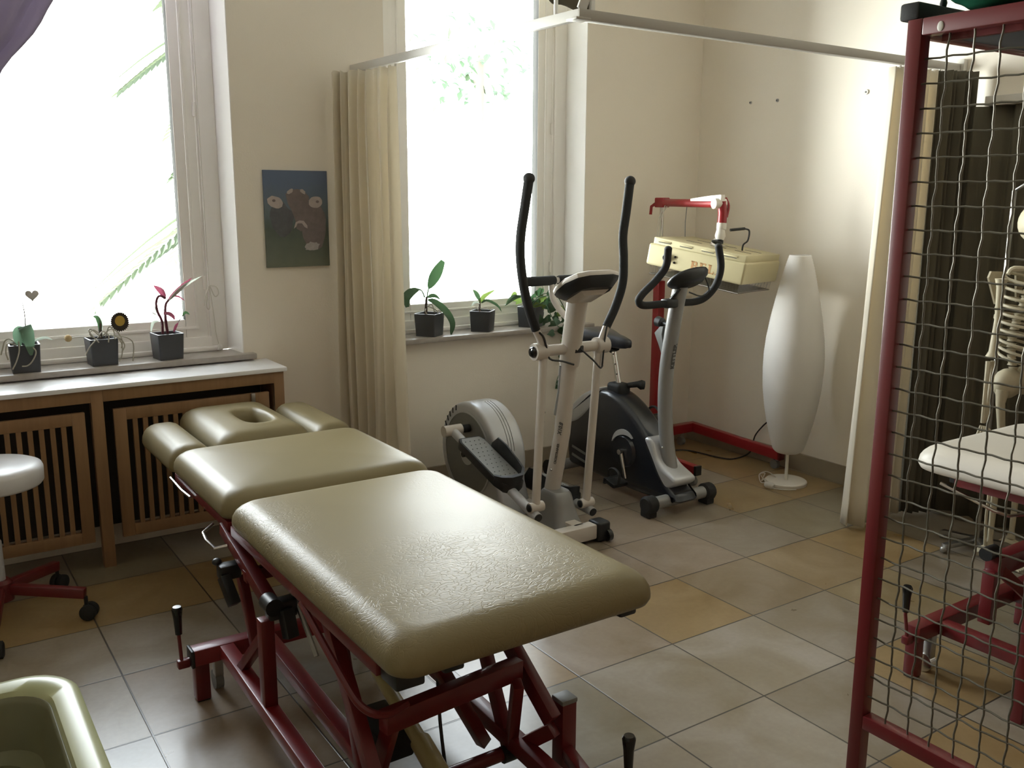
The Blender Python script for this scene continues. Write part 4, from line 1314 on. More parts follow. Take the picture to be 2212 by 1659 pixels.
MB().tube([(EX - .030, 3.170, .555), (EX - .030, 3.145, .66), (EX - .031, 3.133, .78)], .0095, 6).build('grey_stripe', M['print_grey'], mast)
ax = MB().cyl((EX - .185, 3.108, .855), (EX + .185, 3.108, .855), .024, 16).build('pivot_axle', WE, et)
for s in (-1, 1):
    MB().cyl((EX + s * .135, 3.108, .855), (EX + s * .195, 3.108, .855), .036, 18).build('pivot_sleeve', WE, et)
    MB().lathe([(.024, 0), (.024, .006), (.018, .014), (.006, .017)], (EX + s * .194, 3.108, .855), 16, Matrix.Rotation(s * PI / 2, 3, 'Y')).build('axle_cap', M['knobglass'], et)
# handles
hl = [(2.235, 3.105, .850), (2.222, 3.10, .90), (2.196, 3.10, .948), (2.155, 3.10, 1.051), (2.130, 3.10, 1.148), (2.116, 3.10, 1.244), (2.117, 3.10, 1.336), (2.138, 3.10, 1.460), (2.155, 3.10, 1.560)]
hr = [(2.540, 3.105, .848), (2.553, 3.10, .89), (2.572, 3.10, .935), (2.622, 3.10, 1.023), (2.658, 3.10, 1.124), (2.660, 3.10, 1.226), (2.653, 3.10, 1.326), (2.667, 3.10, 1.427), (2.684, 3.10, 1.556)]
for pts in (hl, hr):
    h = MB().tube(pts[:3], [.018, .017, .016], 14, smooth=4).build('handle_tube', WE, et)
    g = MB().tube(pts[2:], [.019, .0195, .019, .0195, .020], 14, smooth=7).build('foam_grip', M['foam'], et)
    MB().ell(pts[-1], (.0245, .0245, .0235), None, 16, 12).build('end_knob', M['rubber'], g)
# lower arms and foot bars
for top, bot, rear in (((2.238, 3.105, .835), (2.165, 3.045, .215), (2.145, 3.700, .395)), ((2.535, 3.105, .832), (2.500, 3.125, .150), (2.520, 3.735, .130))):
    MB().cyl(top, bot, .0185, 14).build('swing_arm', WE, et)
    s = 1 if bot[0] > EX else -1
    jb = MB()
    jb.cyl((bot[0] - .034, bot[1], bot[2] - .012), (bot[0] + .034, bot[1], bot[2] - .012), .022, 16)
    j = jb.build('pivot_sleeve', WE, et)
    for q in (-1, 1):
        MB().lathe([(.017, 0), (.017, .004), (.010, .009)], (bot[0] + q * .034, bot[1], bot[2] - .012), 14, Matrix.Rotation(q * PI / 2, 3, 'Y')).build('bolt_cap', M['black'], j)
    fr_ = (bot[0] + .012 * s, bot[1] - .02, bot[2] - .046)
    fb = MB().tube([(fr_[0], fr_[1] - .015, fr_[2] - .003), fr_, (rear[0], rear[1], rear[2])], .021, 16).build('foot_bar', M['silver'], et)
    MB().cyl((fr_[0], fr_[1] - .018, fr_[2] - .004), (fr_[0], fr_[1] - .0135, fr_[2] - .003), .0185, 16).build('end_plug', M['black'], fb)
    MB().cyl((rear[0] - .05, rear[1] + .005, rear[2] + .004), (rear[0] + .045, rear[1] + .005, rear[2] + .004), .027, 16).build('crank_sleeve', WE, et)
    MB().cyl((rear[0] + .045 * -s, rear[1] + .005, rear[2] + .004), ((D0 - .01 if s < 0 else D1 + .01), rear[1] + .005, rear[2] + .004), .020, 14).build('crank_pin', M['black'], et)
    # pedal tray on the bar
    a, b = V(fr_), V(rear)
    d = (a - b).normalized()
    sd = Vector((1, 0, 0))
    up = sd.cross(d); up = up if up.z > 0 else -up
    Lb = (a - b).length
    o = b + d * (Lb * .45 if s < 0 else Lb * .5) + up * .028 + sd * (-.012 * s)
    def PP(u, v, w):
        return o + sd * u + d * v + up * w
    half, hw = .205, .066
    outl = [(-hw * .8, -half), (hw * .8, -half), (hw, -half + .03), (hw, half - .07), (hw * .8, half - .02), (hw * .35, half), (-hw * .35, half), (-hw * .8, half - .02), (-hw, half - .07), (-hw, -half + .03)]
    mb = MB()
    mb.loft([[PP(u * .8, v * .96, -.042) for u, v in outl], [PP(u, v, -.030) for u, v in outl], [PP(u, v, .004) for u, v in outl], [PP(u * .97, v * .99, .008) for u, v in outl]])
    pd = mb.build('pedal', M['black'], et)
    mb = MB()
    inl = [(u * .90, v * .95) for u, v in outl]
    mb.loft([[PP(u, v, .006) for u, v in inl], [PP(u * .98, v * .99, .0105) for u, v in inl]])
    mb.build('tread_plate', M['grey'], pd)
    mb = MB()
    for i in range(11):
        for k in range(4):
            mb.ell(PP((k - 1.5) * .024 + (.006 if i % 2 else -.006), -half * .8 + i * .032, .011), (.0028, .0028, .0022), None, 6, 4)
    mb.build('tread_studs', M['black'], pd)
    wall = [(-s * hw, -half * .55, .02), (-s * hw, -half * .35, .075), (-s * hw, 0, .078), (-s * hw, half * .5, .062), (-s * hw * .85, half * .82, .058), (-s * hw * .4, half * .99, .055), (s * hw * .4, half * .99, .05), (s * hw * .85, half * .82, .034), (s * hw, half * .62, .018)]
    mb = MB()
    wl = [Vector(q) for q in wall]
    lo = []
    for q in wl:
        c = Vector((q.x, q.y)) * .93
        lo.append([PP(q.x, q.y, -.028), PP(q.x * 1.03, q.y * 1.01, q.z), PP(c.x, c.y, q.z), PP(c.x, c.y, .0)])
    mb.loft(lo)
    mb.build('side_wall', M['black'], pd, 50)
# fixed grips behind the console
mb = MB().tube([(EX + .01, 3.085, .965), (EX + .01, 3.16, .985), (EX, 3.235, 1.05), (EX - .005, 3.245, 1.125)], .014, 12, smooth=6)
mb.cyl((2.245, 3.245, 1.134), (2.525, 3.245, 1.134), .0125, 12)
fg = mb.build('fixed_handlebar', WE, et)
for x0, x1 in ((2.235, 2.395), (2.415, 2.53)):
    MB().tube([(x0, 3.245, 1.134), (x0 + .006, 3.245, 1.134), (x1 - .006, 3.245, 1.134), (x1, 3.245, 1.134)], [.019, .021, .021, .019], 14).build('grip', M['foam'], fg)
# console
cq = V(EX - .022, 2.985, 1.140)
cu_, cv_ = Vector((1, 0, 0)), Vector((0, .90, -.44)).normalized()
cn = cu_.cross(cv_)
cn = cn if cn.z > 0 else -cn
con = [(-.06, -.110), (.06, -.110), (.105, -.09), (.130, -.03), (.118, .05), (.095, .10), (.06, .115), (-.06, .115), (-.095, .10), (-.118, .05), (-.130, -.03), (-.105, -.09)]
def CF(u, v, d):
    return cq + cu_ * u + cv_ * v + cn * d
mb = MB()
mb.loft([[CF(u * .72, v * .72, -.045) for u, v in con], [CF(u * .95, v * .95, -.018) for u, v in con], [CF(u, v, -.004) for u, v in con]])
co = mb.build('console_back', M['black'], et)
mb = MB()
mb.loft([[CF(u, v, -.004) for u, v in con], [CF(u * 1.02, v * 1.02, .004) for u, v in con], [CF(u, v, .014) for u, v in con], [CF(u * .9, v * .9, .020) for u, v in con]])
mb.build('console_rim', WE, co)
mb = MB().box(CF(0, .01, .0205), (.13, .09, .004), Matrix((cu_, cv_, cn)).transposed(), .001)
mb.build('display', M['knobglass'], co)
mb = MB()
mb.loft([[CF(u, v, -.060) for u, v in ((-.05, -.03), (.05, -.03), (.05, .06), (-.05, .06))], [CF(u, v, -.042) for u, v in ((-.075, -.05), (.075, -.05), (.075, .075), (-.075, .075))]])
mb.build('mount_plate', WE, co)
MB().b2(EX - .01, EX + .035, 3.062, 3.075, .84, .87, .003).build('cable_clip', M['black'], et)
MB().tube([(EX + .02, 3.064, .855), (EX + .085, 3.055, .80), (EX + .125, 3.06, .765), (2.535, 3.075, .77)], .004, 6, smooth=4).build('cable', M['black'], et)
MB().tube([(2.535, 3.078, .765), (2.545, 3.08, .85), (2.550, 3.08, .90), (2.562, 3.082, .95)], .004, 6, smooth=4).build('cable', M['black'], et)
MB().tube([(EX - .01, 3.072, .79), (EX - .07, 3.075, .81), (EX - .13, 3.082, .825), (EX - .15, 3.08, .88), (EX - .165, 3.08, .92), (2.20, 3.08, .94)], .0045, 6, smooth=4).build('cable', M['black'], et)
for z in (.205, .27, .30):
    pass
for s in (-1, 1):
    MB().ell((EX + s * .034, 3.19, .30), (.006, .006, .006), None, 10, 6).build('bolt', M['chrome'], et)
for z in (.60, .56):
    MB().ell((2.238 - .073 * (.835 - z) / .62 + .016, 3.075, z), (.005, .005, .005), None, 8, 6).build('bolt', M['steel'], et)
md = Vector((0, -.075, -.30)).normalized()
mdn = Vector((0, 3.160 - 3.235, .30)).normalized()
fx = Vector((-.72, -.69, 0)).normalized()
rx_ = Vector((.69, -.72, 0)).normalized()
rx_ = (rx_ - mdn * rx_.dot(mdn)).normalized()
fo = mdn.cross(rx_)
def mast_at(z):
    t = (z - .17) / .30 if z < .47 else (z - .47) / .33
    return V(EX, 3.235 - .075 * t, z) if z < .47 else V(EX, 3.160 - .042 * t, z)
def mast_txt(name, s, z, size, m_, **k):
    nrm = mdn.cross(rx_)
    sgn = 1 if nrm.dot(Vector((0, -1, 0))) > 0 else -1
    n2 = rx_.cross(mdn)
    n2 = n2 if n2.y < 0 else -n2
    o_ = mast_at(z) + n2 * .0365
    return text_mesh(name, s, m_, mast, o_ + (-mdn).cross(n2) * 0, mdn, n2.cross(mdn), size, **k)
mast_txt('model_lettering', 'X10.8', .475, .024, M['print_dark'], shear=.25, bold=.0006)
mast_txt('type_lettering', 'CROSSTRAINER', .335, .0145, M['print_dark'], bold=.0003)
# ------------------------------------------------------------------ exercise bike
eb = thing('exercise_bike', (3.06, 3.5, 0), 'black and silver upright exercise bike beside the red heat lamp stand', 'exercise bike')
BX = 3.06
MB().cyl((2.875, 3.115, .062), (3.245, 3.115, .062), .030, 18).build('front_stabiliser', M['silver_dark'], eb)
for x0, x1 in ((2.845, 2.905), (3.225, 3.285)):
    mb = MB().tube([(x0, 3.115, .060), (x0 + .008, 3.115, .060), (x1 - .01, 3.115, .060), (x1, 3.115, .060)], [.034, .044, .044, .038], 18)
    mb.b2(x0 + .004, x1 - .006, 3.085, 3.15, .001, .05, .006)
    mb.build('end_cap', M['rubber'], eb)
MB().cyl((2.87, 3.90, .055), (3.25, 3.90, .055), .030, 18).build('rear_stabiliser', M['silver_dark'], eb)
for x0, x1 in ((2.84, 2.90), (3.22, 3.28)):
    MB().tube([(x0, 3.90, .050), (x0 + .008, 3.90, .050), (x1, 3.90, .050)], [.034, .046, .042], 16).build('end_cap', M['rubber'], eb)
# housing
prof = [(3.90, .06), (3.915, .16), (3.905, .27), (3.87, .35), (3.81, .43), (3.73, .485), (3.65, .512), (3.56, .512), (3.48, .487), (3.39, .435), (3.30, .36), (3.235, .275), (3.17, .18), (3.10, .115), (3.06, .085), (3.08, .055), (3.40, .040)]
sm = cr([(a, b, 0) for a, b in prof + prof[:1]], 4)
P2 = [(q.x, q.y) for q in sm[:-1]]
MB().prism(P2, lambda u, v, d: (d, u, v), BX - .075, BX + .075, .030).build('housing', M['bikeblack'], eb, 50)
# silver rear cover
rc2 = [(3.920, .300), (3.908, .345), (3.86, .405), (3.79, .462), (3.72, .498), (3.66, .520), (3.655, .500), (3.70, .420), (3.78, .340), (3.86, .295)]
sm = cr([(a, b, 0) for a, b in rc2 + rc2[:1]], 3)
MB().prism([(q.x, q.y) for q in sm[:-1]], lambda u, v, d: (d, u, v), BX - .079, BX + .079, .016).build('rear_cover', M['silver'], eb, 50)
for i in range(2):
    MB().bar((BX - .077, 3.86, .165 - i * .045), (BX - .077, 3.745, .145 - i * .045), .003, .014, bevel=.001).build('side_stripe', M['grey'], eb)
for s in (-1, 1):
    MB().cyl((BX + s * .070, 3.43, .235), (BX + s * .092, 3.43, .235), .085, 32, .075).build('crank_cover', M['bikeblack'], eb)
    mb = MB()
    lo = []
    for k in range(13):
        a = math.radians(20 + k * 9)
        c = V(BX + s * .082, 3.43 + .098 * math.cos(a), .235 + .098 * math.sin(a))
        o2 = V(0, math.cos(a), math.sin(a))
        w = .014 * math.sin(PI * (k + .5) / 13)
        lo.append([c - o2 * w + V(-s * .012, 0, 0), c - o2 * w + V(s * .003, 0, 0), c + o2 * w + V(s * .001, 0, 0), c + o2 * w + V(-s * .012, 0, 0)])
    mb.loft(lo)
    mb.build('chrome_arc', M['silver'], eb)
    # crank arms and pedals
    q = 1 if s < 0 else -1
    a0, a1 = (BX + s * .100, 3.43, .235), (BX + s * .112, 3.43 - q * .055, .235 - q * .125)
    c_ = MB().tube([a0, a1], [.011, .009], 10).build('crank_arm', M['chrome'], eb)
    MB().cyl((BX + s * .09, 3.43, .235), (BX + s * .115, 3.43, .235), .014, 12).build('crank_bolt', M['chrome'], c_)
    mb = MB()
    pc_ = V(a1) + V(s * .065, 0, -.004)
    mb.box(pc_, (.095, .085, .022), Matrix.Rotation(.25, 3, 'X'), .007)
    mb.box(pc_ + V(0, .03, .004), (.10, .016, .032), Matrix.Rotation(.25, 3, 'X'), .004)
    pdl = mb.build('pedal', M['black'], eb)
    st_ = [pc_ + V(-.02, -.045, 0), pc_ + V(-.02, -.05, .05), pc_ + V(-.01, .0, .068), pc_ + V(0, .05, .045), pc_ + V(0, .045, .0)]
    MB().tube(st_, .007, 6, smooth=5).build('strap', M['rubber'], pdl)
# front frame foot and mast boot
MB().b2(3.00, 3.12, 3.075, 3.155, .055, .105, .010).build('stabiliser_bracket', M['rubber'], eb)
bp2 = [(3.385, .265), (3.345, .320), (3.285, .338), (3.245, .325), (3.205, .25), (3.165, .215), (3.105, .190), (3.070, .172), (3.075, .145), (3.15, .105), (3.22, .108), (3.29, .15), (3.34, .20)]
sm = cr([(a, b, 0) for a, b in bp2 + bp2[:1]], 3)
MB().prism([(q.x, q.y) for q in sm[:-1]], lambda u, v, d: (d, u, v), BX - .070, BX + .070, .018).build('mast_boot', M['silver'], eb, 50)
mp_ = [(BX, 3.165, .165), (BX, 3.205, .308), (BX, 3.229, .489), (BX, 3.228, .673), (BX, 3.205, .833), (BX, 3.176, .991), (BX, 3.155, 1.085)]
ms = MB().tube(mp_, .0355, 18, smooth=5).build('mast', M['silver_dark'], eb)
MB().ell((BX - .034, 3.20, .30), (.006, .006, .006), None, 10, 6).build('bolt', M['chrome'], ms)
md2 = (V(mp_[4]) - V(mp_[3])).normalized()
rr3 = Vector((.69, -.72, 0)); rr3 = (rr3 - md2 * rr3.dot(md2)).normalized()
n0 = rr3.cross(md2); n0 = n0 if n0.y < 0 else -n0
n3 = (n0 * .62 + rr3 * .78).normalized()
text_mesh('mast_lettering', 'KETTLER', M['print_dark'], ms, V(BX, 3.2275, .690) + n3 * .0358 - n3.cross(md2) * .008, md2, n3.cross(md2), .030, bold=.0016, spacing=1.05)
# seat
MB().tube([(BX, 3.565, .50), (BX, 3.635, .745)], .0145, 14).build('seat_post', M['chrome'], eb)
mb = MB()
for k in range(4):
    mb.cyl((BX - .012, 3.572 + k * .016 - .010, .55 + k * .05), (BX - .017, 3.572 + k * .016 - .012, .55 + k * .05), .0035, 8)
mb.build('height_holes', M['black'], eb)
mb = MB()
lo = []
for y, hw, zt, zb in ((3.500, .012, .776, .752), (3.515, .026, .786, .742), (3.56, .036, .797, .736), (3.62, .052, .803, .735), (3.68, .085, .808, .738), (3.74, .112, .814, .742), (3.79, .122, .818, .752), (3.825, .105, .815, .770), (3.84, .06, .805, .785)):
    lp = []
    for k in range(16):
        a = 2 * PI * k / 16
        c, s_ = math.cos(a), math.sin(a)
        x = hw * (abs(c) ** .7) * (1 if c > 0 else -1)
        zz = (zt + zb) / 2 + (zt - zb) / 2 * (abs(s_) ** .8) * (1 if s_ > 0 else -1)
        if s_ < 0: zz -= .008 * abs(c)
        lp.append((BX + x, y, zz))
    lo.append(lp)
mb.loft(lo)
mb.build('saddle', M['bikeblack'], eb, 60)
MB().tube([(BX, 3.62, .735), (BX, 3.632, .72), (BX, 3.636, .705)], [.03, .022, .017], 12).build('saddle_clamp', M['black'], eb)
mb = MB().b2(BX - .042, BX + .042, 3.525, 3.63, .49, .555, .018, 3)
mb.tube([(BX + .02, 3.53, .545), (BX + .055, 3.50, .552), (BX + .07, 3.485, .55), (BX + .085, 3.475, .548)], [.014, .016, .026, .022], 12)
mb.build('post_clamp', M['rubber'], eb)
# handlebar
hb = [(2.921, 3.10, 1.262), (2.925, 3.115, 1.184), (2.880, 3.13, 1.120), (2.812, 3.14, 1.062), (2.795, 3.145, 1.030), (2.830, 3.15, 1.008), (2.95, 3.16, 1.006), (3.06, 3.165, 1.005), (3.17, 3.16, 1.006), (3.225, 3.145, 1.030), (3.268, 3.13, 1.085), (3.278, 3.115, 1.168), (3.240, 3.10, 1.266)]
h = MB().tube(hb, .0175, 14, smooth=6).build('handlebar', M['foam'], eb)
for p_ in (hb[0], hb[-1]):
    MB().ell(p_, (.0185, .0185, .014), None, 12, 8).build('end_cap', M['rubber'], h)
mb = MB().b2(BX - .095, BX - .02, 3.14, 3.19, .985, 1.028, .010)
mb.bar((BX - .055, 3.165, 1.02), (BX - .02, 3.14, 1.075), .03, .012)
mb.build('bar_clamp', M['black'], eb)
kb = MB().tube([(BX - .01, 3.215, .895), (BX - .01, 3.255, .90), (BX - .01, 3.262, .90), (BX - .01, 3.292, .905), (BX - .01, 3.30, .905)], [.010, .010, .024, .026, .018], 12).build('resistance_knob', M['black'], eb)
mb = MB()
mb.loft([[(BX - .028, 3.255, .885), (BX + .02, 3.255, .885), (BX + .02, 3.235, .885), (BX - .028, 3.235, .885)], [(BX - .030, 3.290, .85), (BX + .02, 3.29, .85), (BX + .02, 3.24, .85), (BX - .030, 3.24, .85)],
         [(BX - .022, 3.270, .80), (BX + .012, 3.27, .80), (BX + .012, 3.238, .80), (BX - .022, 3.238, .80)], [(BX - .010, 3.256, .745), (BX + .006, 3.256, .745), (BX + .006, 3.243, .745), (BX - .010, 3.243, .745)]])
mb.build('bottle_holder', M['grey'], eb)
# console
cq2 = V(3.090, 3.140, 1.122)
u2 = Vector((.985, .03, .10)).normalized()
v2 = Vector((0, .80, -.60)).normalized(); v2 = (v2 - u2 * v2.dot(u2)).normalized()
w2 = u2.cross(v2); w2 = w2 if w2.z > 0 else -w2
con2 = [(.118 * (abs(math.cos(a)) ** .8) * (1 if math.cos(a) > 0 else -1), .075 * math.sin(a)) for a in [2 * PI * k / 28 for k in range(28)]]
def CF2(u, v, d): return cq2 + u2 * u + v2 * v + w2 * d
mb = MB()
mb.loft([[CF2(u * .62, v * .6, -.034) for u, v in con2], [CF2(u * .9, v * .9, -.016) for u, v in con2], [CF2(u, v, 0) for u, v in con2], [CF2(u * .98, v * .98, .010) for u, v in con2], [CF2(u * .88, v * .86, .016) for u, v in con2]])
c3 = mb.build('console', M['black'], eb, 50)
MB().box(CF2(0, 0, .0165), (.12, .06, .003), Matrix((u2, v2, w2)).transposed(), .001).build('display', M['knobglass'], c3)
MB().tube([CF2(.085, -.02, -.02), (3.21, 3.12, 1.06), (3.165, 3.125, 1.035), (3.10, 3.14, 1.055)], .0035, 6, smooth=6).build('cable', M['black'], eb)

# ------------------------------------------------------------------ heat lamp on a red stand
il = thing('heat_lamp', (3.69, 3.95, 0), 'yellowed cream heat lamp box hung from a red wheeled stand in the room corner', 'heat lamp')
RB = M['redstand']
MB().bar((3.36, 3.985, .108), (4.035, 3.985, .108), .045, .055, bevel=.004).build('base_beam', RB, il)
MB().bar((4.015, 3.985, .108), (4.015, 3.305, .085), .042, .055, bevel=.004).build('base_leg', RB, il)
MB().bar((3.40, 3.985, .106), (3.40, 3.335, .088), .042, .050, bevel=.004).build('base_leg', RB, il)
for x, y in ((4.015, 3.325), (3.40, 3.350), (3.93, 3.985), (3.42, 3.985)):
    g = MB().cyl((x, y, .05), (x, y, .085), .010, 10).build('castor', M['steel'], il)
    mb = MB()
    mb.cyl((x - .012, y + .01, .027), (x + .012, y + .01, .027), .0265, 18)
    mb.build('wheel', M['grey'], g)
MB().b2(3.379, 3.421, 3.318, 3.334, .064, .116, .002).build('end_plug', M['black'], il)
MB().b2(3.994, 4.036, 3.290, 3.304, .058, .112, .002).build('end_plug', M['red'], il)
MB().b2(3.665, 3.715, 3.955, 4.005, .08, 1.02, .005).build('post', RB, il)
MB().cyl((3.69, 3.98, 1.0), (3.69, 3.98, 1.455), .0115, 14).build('inner_tube', M['chrome'], il)
J = V(3.605, 3.455, 1.460)
MB().tube([(3.69, 3.985, 1.462), J], .0215, 16).build('arm', RB, il)
mb = MB().b2(3.662, 3.718, 3.945, 4.015, 1.435, 1.490, .006)
mb.tube([(3.665, 4.01, 1.455), (3.655, 4.03, 1.44), (3.652, 4.032, 1.395)], .009, 8)
mb.build('arm_clamp', RB, il)
mb = MB()
mb.tube([J + V(-.034, .01, 0), J + V(.030, -.005, 0)], .027, 20)
mb.build('joint_disc', M['lampwhite'], il)
mb = MB()
mb.loft([[J + V(x_, y_, z_) for x_, z_ in ((-.014, .0), (.014, .0), (.014, h_), (-.014, h_))] for y_, h_ in ((.0, .045), (.06, .036), (.17, .024))][:] if False else
        [[J + V(x_, y_, z_) for x_, z_ in ((-.014, .012), (.014, .012), (.014, h_), (-.014, h_))] for y_, h_ in ((-.02, .045), (.06, .040), (.20, .024))])
mb.build('spring_cover', M['lampwhite'], il)
MB().tube([J + V(.01, -.005, .01), J + V(.012, -.012, -.05), J + V(.010, -.012, -.105)], [.024, .0235, .0235], 16).build('drop_arm', RB, il)
MB().tube([J + V(.03, -.01, .03), J + V(.045, -.02, -.01), J + V(.034, -.02, -.07)], .007, 8, smooth=5).build('cable_loop', RB, il)
mb = MB().tube([J + V(.010, -.012, -.098), J + V(.008, -.012, -.13), J + V(.004, -.012, -.132), J + V(.002, -.012, -.165), J + V(.0, -.012, -.185)], [.026, .026, .021, .028, .020], 16)
mb.build('swivel_joint', M['lampwhite'], il)
mb = MB().tube([J + V(-.002, -.012, -.182), J + V(-.002, -.012, -.205)], [.020, .020], 14)
mb.ell(J + V(-.03, -.02, -.196), (.036, .018, .011), Matrix.Rotation(.2, 3, 'Y'))
mb.build('lock_knob', M['black'], il)
# lamp box in its own tilted axes
TL, TR_ = V(3.372, 3.725, 1.2555), V(3.560, 3.212, 1.1695)
l = (TR_ - TL).normalized()
wv = Vector((.962, .275, -.04)); wv = (wv - l * wv.dot(l)).normalized()
nv = wv.cross(l); nv = nv if nv.z > 0 else -nv
LB, WB, HB = (TR_ - TL).length, .485, .114
def BX_(a, b, c):      # a along the front, b back, c up from the top front edge
    return TL + l * a + wv * b + nv * c
def BR(): return Matrix((l, wv, nv)).transposed()
MB().box(BX_(LB / 2, WB / 2, -HB / 2), (LB, WB, HB), BR(), .012, 3).build('lamp_housing', M['cream'], il)
lid = MB().box(BX_(LB / 2 + .006, WB / 2 - .0, .017), (LB - .030, WB - .012, .036), BR(), .004).build('lid', M['cream'], il)
for i in range(4):
    MB().box(BX_(.085 + i * .125, .0055, .020), (.075, .004, .008), BR(), .001).build('vent_slot', M['grey'] if i < 0 else M['cream'], lid)
mb = MB()
for i in range(4):
    mb.box(BX_(.085 + i * .125, .0050, .013), (.068, .003, .003), BR(), 0)
mb.build('vent_slots', M['print_dark'], lid)
mb = MB()
for i in range(3):
    for k in range(2):
        mb.box(BX_(.18 + i * .14, .16 + k * .14, .0352), (.09, .008, .002), BR(), 0)
mb.build('top_vent_slots', M['print_dark'], lid)
kn = MB().tube([BX_(.118, -.001, -.058), BX_(.118, -.006, -.058)], [.0245, .0245], 28).build('dial_ring', M['silver'], il)
MB().tube([BX_(.118, -.005, -.058), BX_(.118, -.018, -.058)], [.0185, .0165], 24).build('dial', M['knobglass'], kn)
for c in (-.038, -.068):
    MB().tube([BX_(.165, .002, c - .008), BX_(.165, -.004, c - .008)], [.0065, .006], 12).build('indicator', M['knobglass'], il)
# slab serif lettering BELA cut from small plates
mb = MB()
def pl(u, v, w_, h_):
    mb.box(BX_(u + w_ / 2, -.0002, v + h_ / 2 - .092), (w_, .0012, h_), BR())
def ser_stem(u, H=.046, w_=.0125):
    pl(u, 0, w_, H); pl(u - .0035, 0, w_ + .007, .006); pl(u - .0035, H - .006, w_ + .007, .006)
u0 = .262
ser_stem(u0); pl(u0 + .012, .040, .014, .006); pl(u0 + .012, .0205, .014, .006); pl(u0 + .012, 0, .016, .006); pl(u0 + .022, .0255, .010, .017); pl(u0 + .023, .004, .012, .018)
u0 += .049
ser_stem(u0); pl(u0 + .012, .040, .020, .006); pl(u0 + .028, .033, .004, .013); pl(u0 + .012, .0205, .012, .006); pl(u0 + .012, 0, .020, .006); pl(u0 + .028, 0, .004, .013)
u0 += .048
ser_stem(u0); pl(u0 + .012, 0, .020, .006); pl(u0 + .028, 0, .004, .015)
u0 += .043
for k in range(9):
    t = k / 8
    pl(u0 + .019 + .011 * t - .004, .041 - .041 * t, .012, .006)
    pl(u0 + .014 - .012 * t, .041 - .041 * t, .006, .006)
pl(u0 + .008, .012, .016, .005); pl(u0 - .004, 0, .014, .005); pl(u0 + .022, 0, .017, .005)
mb.build('brand_lettering', M['orange_print'], il, 0)
# wire guard below
mb = MB()
for i in range(33):
    a = .022 + i * (LB - .044) / 32
    mb.tube([BX_(a, .02, -HB), BX_(a, .03, -HB - .046), BX_(a, WB - .03, -HB - .046), BX_(a, WB - .02, -HB)], .0013, 4, cap=False)
for i in range(25):
    b = .032 + i * (WB - .064) / 24
    mb.tube([BX_(.022, b, -HB), BX_(.030, b, -HB - .046), BX_(LB - .030, b, -HB - .046), BX_(LB - .022, b, -HB)], .0013, 4, cap=False)
mb.build('wire_guard', M['steel'], il)
mb = MB()
lpz = [BX_(.022, .022, -HB - .048), BX_(LB - .022, .022, -HB - .048), BX_(LB - .022, WB - .022, -HB - .048), BX_(.022, WB - .022, -HB - .048), BX_(.022, .022, -HB - .048)]
mb.tube(lpz, .003, 6)
mb.build('guard_rim', M['chrome'], il)
ctr = BX_(LB / 2, WB / 2, .036)
MB().tube([ctr + V(0, 0, -.004), ctr + V(0, 0, .010), J + V(-.004, -.012, -.20)], [.045, .030, .022], 16).build('mount_foot', M['lampwhite'], il)
pw = MB().tube([J + V(.055, -.03, -.135), J + V(.135, -.055, -.128)], .0075, 10).build('cable_plug', M['black'], il)
MB().tube([J + V(.135, -.055, -.128), J + V(.165, -.06, -.14), J + V(.158, -.06, -.19), J + V(.135, -.05, -.215), J + V(.13, -.05, -.27)], .0045, 8, smooth=5).build('cable', M['black'], pw)
for dx in (.0, .016):
    MB().tube([(3.675 + dx, 3.958, 1.486), (3.668 + dx, 3.93, 1.45), (3.655 + dx, 3.95, 1.40), (3.645 + dx, 3.96, 1.33), (3.65 + dx, 3.965, 1.10)], .0028, 6, smooth=5).build('cable', M['twine'], il)
MB().tube([(3.640, 3.73, 1.44), (3.638, 3.735, 1.36), (3.636, 3.73, 1.28)], .0025, 6).build('cable', M['grey'], il)
fc = thing('power_cable', (3.95, 3.7, 0), 'thin black cable lying on the floor under the red stand and rising against the wall', 'cable')
MB().tube([(3.75, 3.93, .006), (3.86, 3.86, .006), (3.90, 3.66, .006), (3.955, 3.585, .006), (4.06, 3.56, .035), (4.082, 3.55, .13), (4.086, 3.50, .20), (4.086, 3.455, .245), (4.088, 3.45, .275)], .0042, 7, smooth=6).build('lead', M['black'], fc)

# ------------------------------------------------------------------ floor lamp
lp = thing('floor_lamp', (3.845, 3.115, 0), 'tall white rice paper floor lamp standing by the right wall', 'lamp')
LX, LY = 3.845, 3.115
MB().lathe([(.107, .0), (.109, .004), (.109, .016), (.104, .021), (.0, .022)], (LX, LY, 0), 40).build('base', M['lampwhite'], lp)
MB().cyl((LX, LY, .02), (LX, LY, .34), .0085, 12).build('pole', M['lampwhite'], lp)
ks = [(.175, .062), (.19, .078), (.25, .096), (.33, .116), (.42, .134), (.52, .147), (.62, .152), (.70, .151), (.78, .144), (.88, .129), (.98, .109), (1.06, .092), (1.14, .073), (1.19, .058), (1.205, .053)]
prof = []
N_ = 150
for i in range(N_ + 1):
    z = .175 + (1.207 - .175) * i / N_
    k = 0
    while k < len(ks) - 2 and ks[k + 1][0] < z: k += 1
    t = (z - ks[k][0]) / (ks[k + 1][0] - ks[k][0])
    t = max(0, min(1, t))
    prof.append((ks[k][1] * (1 - t) + ks[k + 1][1] * t + (.0009 if i % 2 else -.0009), z))
mb = MB()
mb.lathe(prof, (LX, LY, 0), 56, None, False, False)
mb.build('lamp_shade', M['paper'], lp, 70, solid=.0015)
MB().lathe([(.008, .17), (.06, .176), (.06, .179), (.008, .182)], (LX, LY, 0), 24).build('shade_plate', M['lampwhite'], lp)
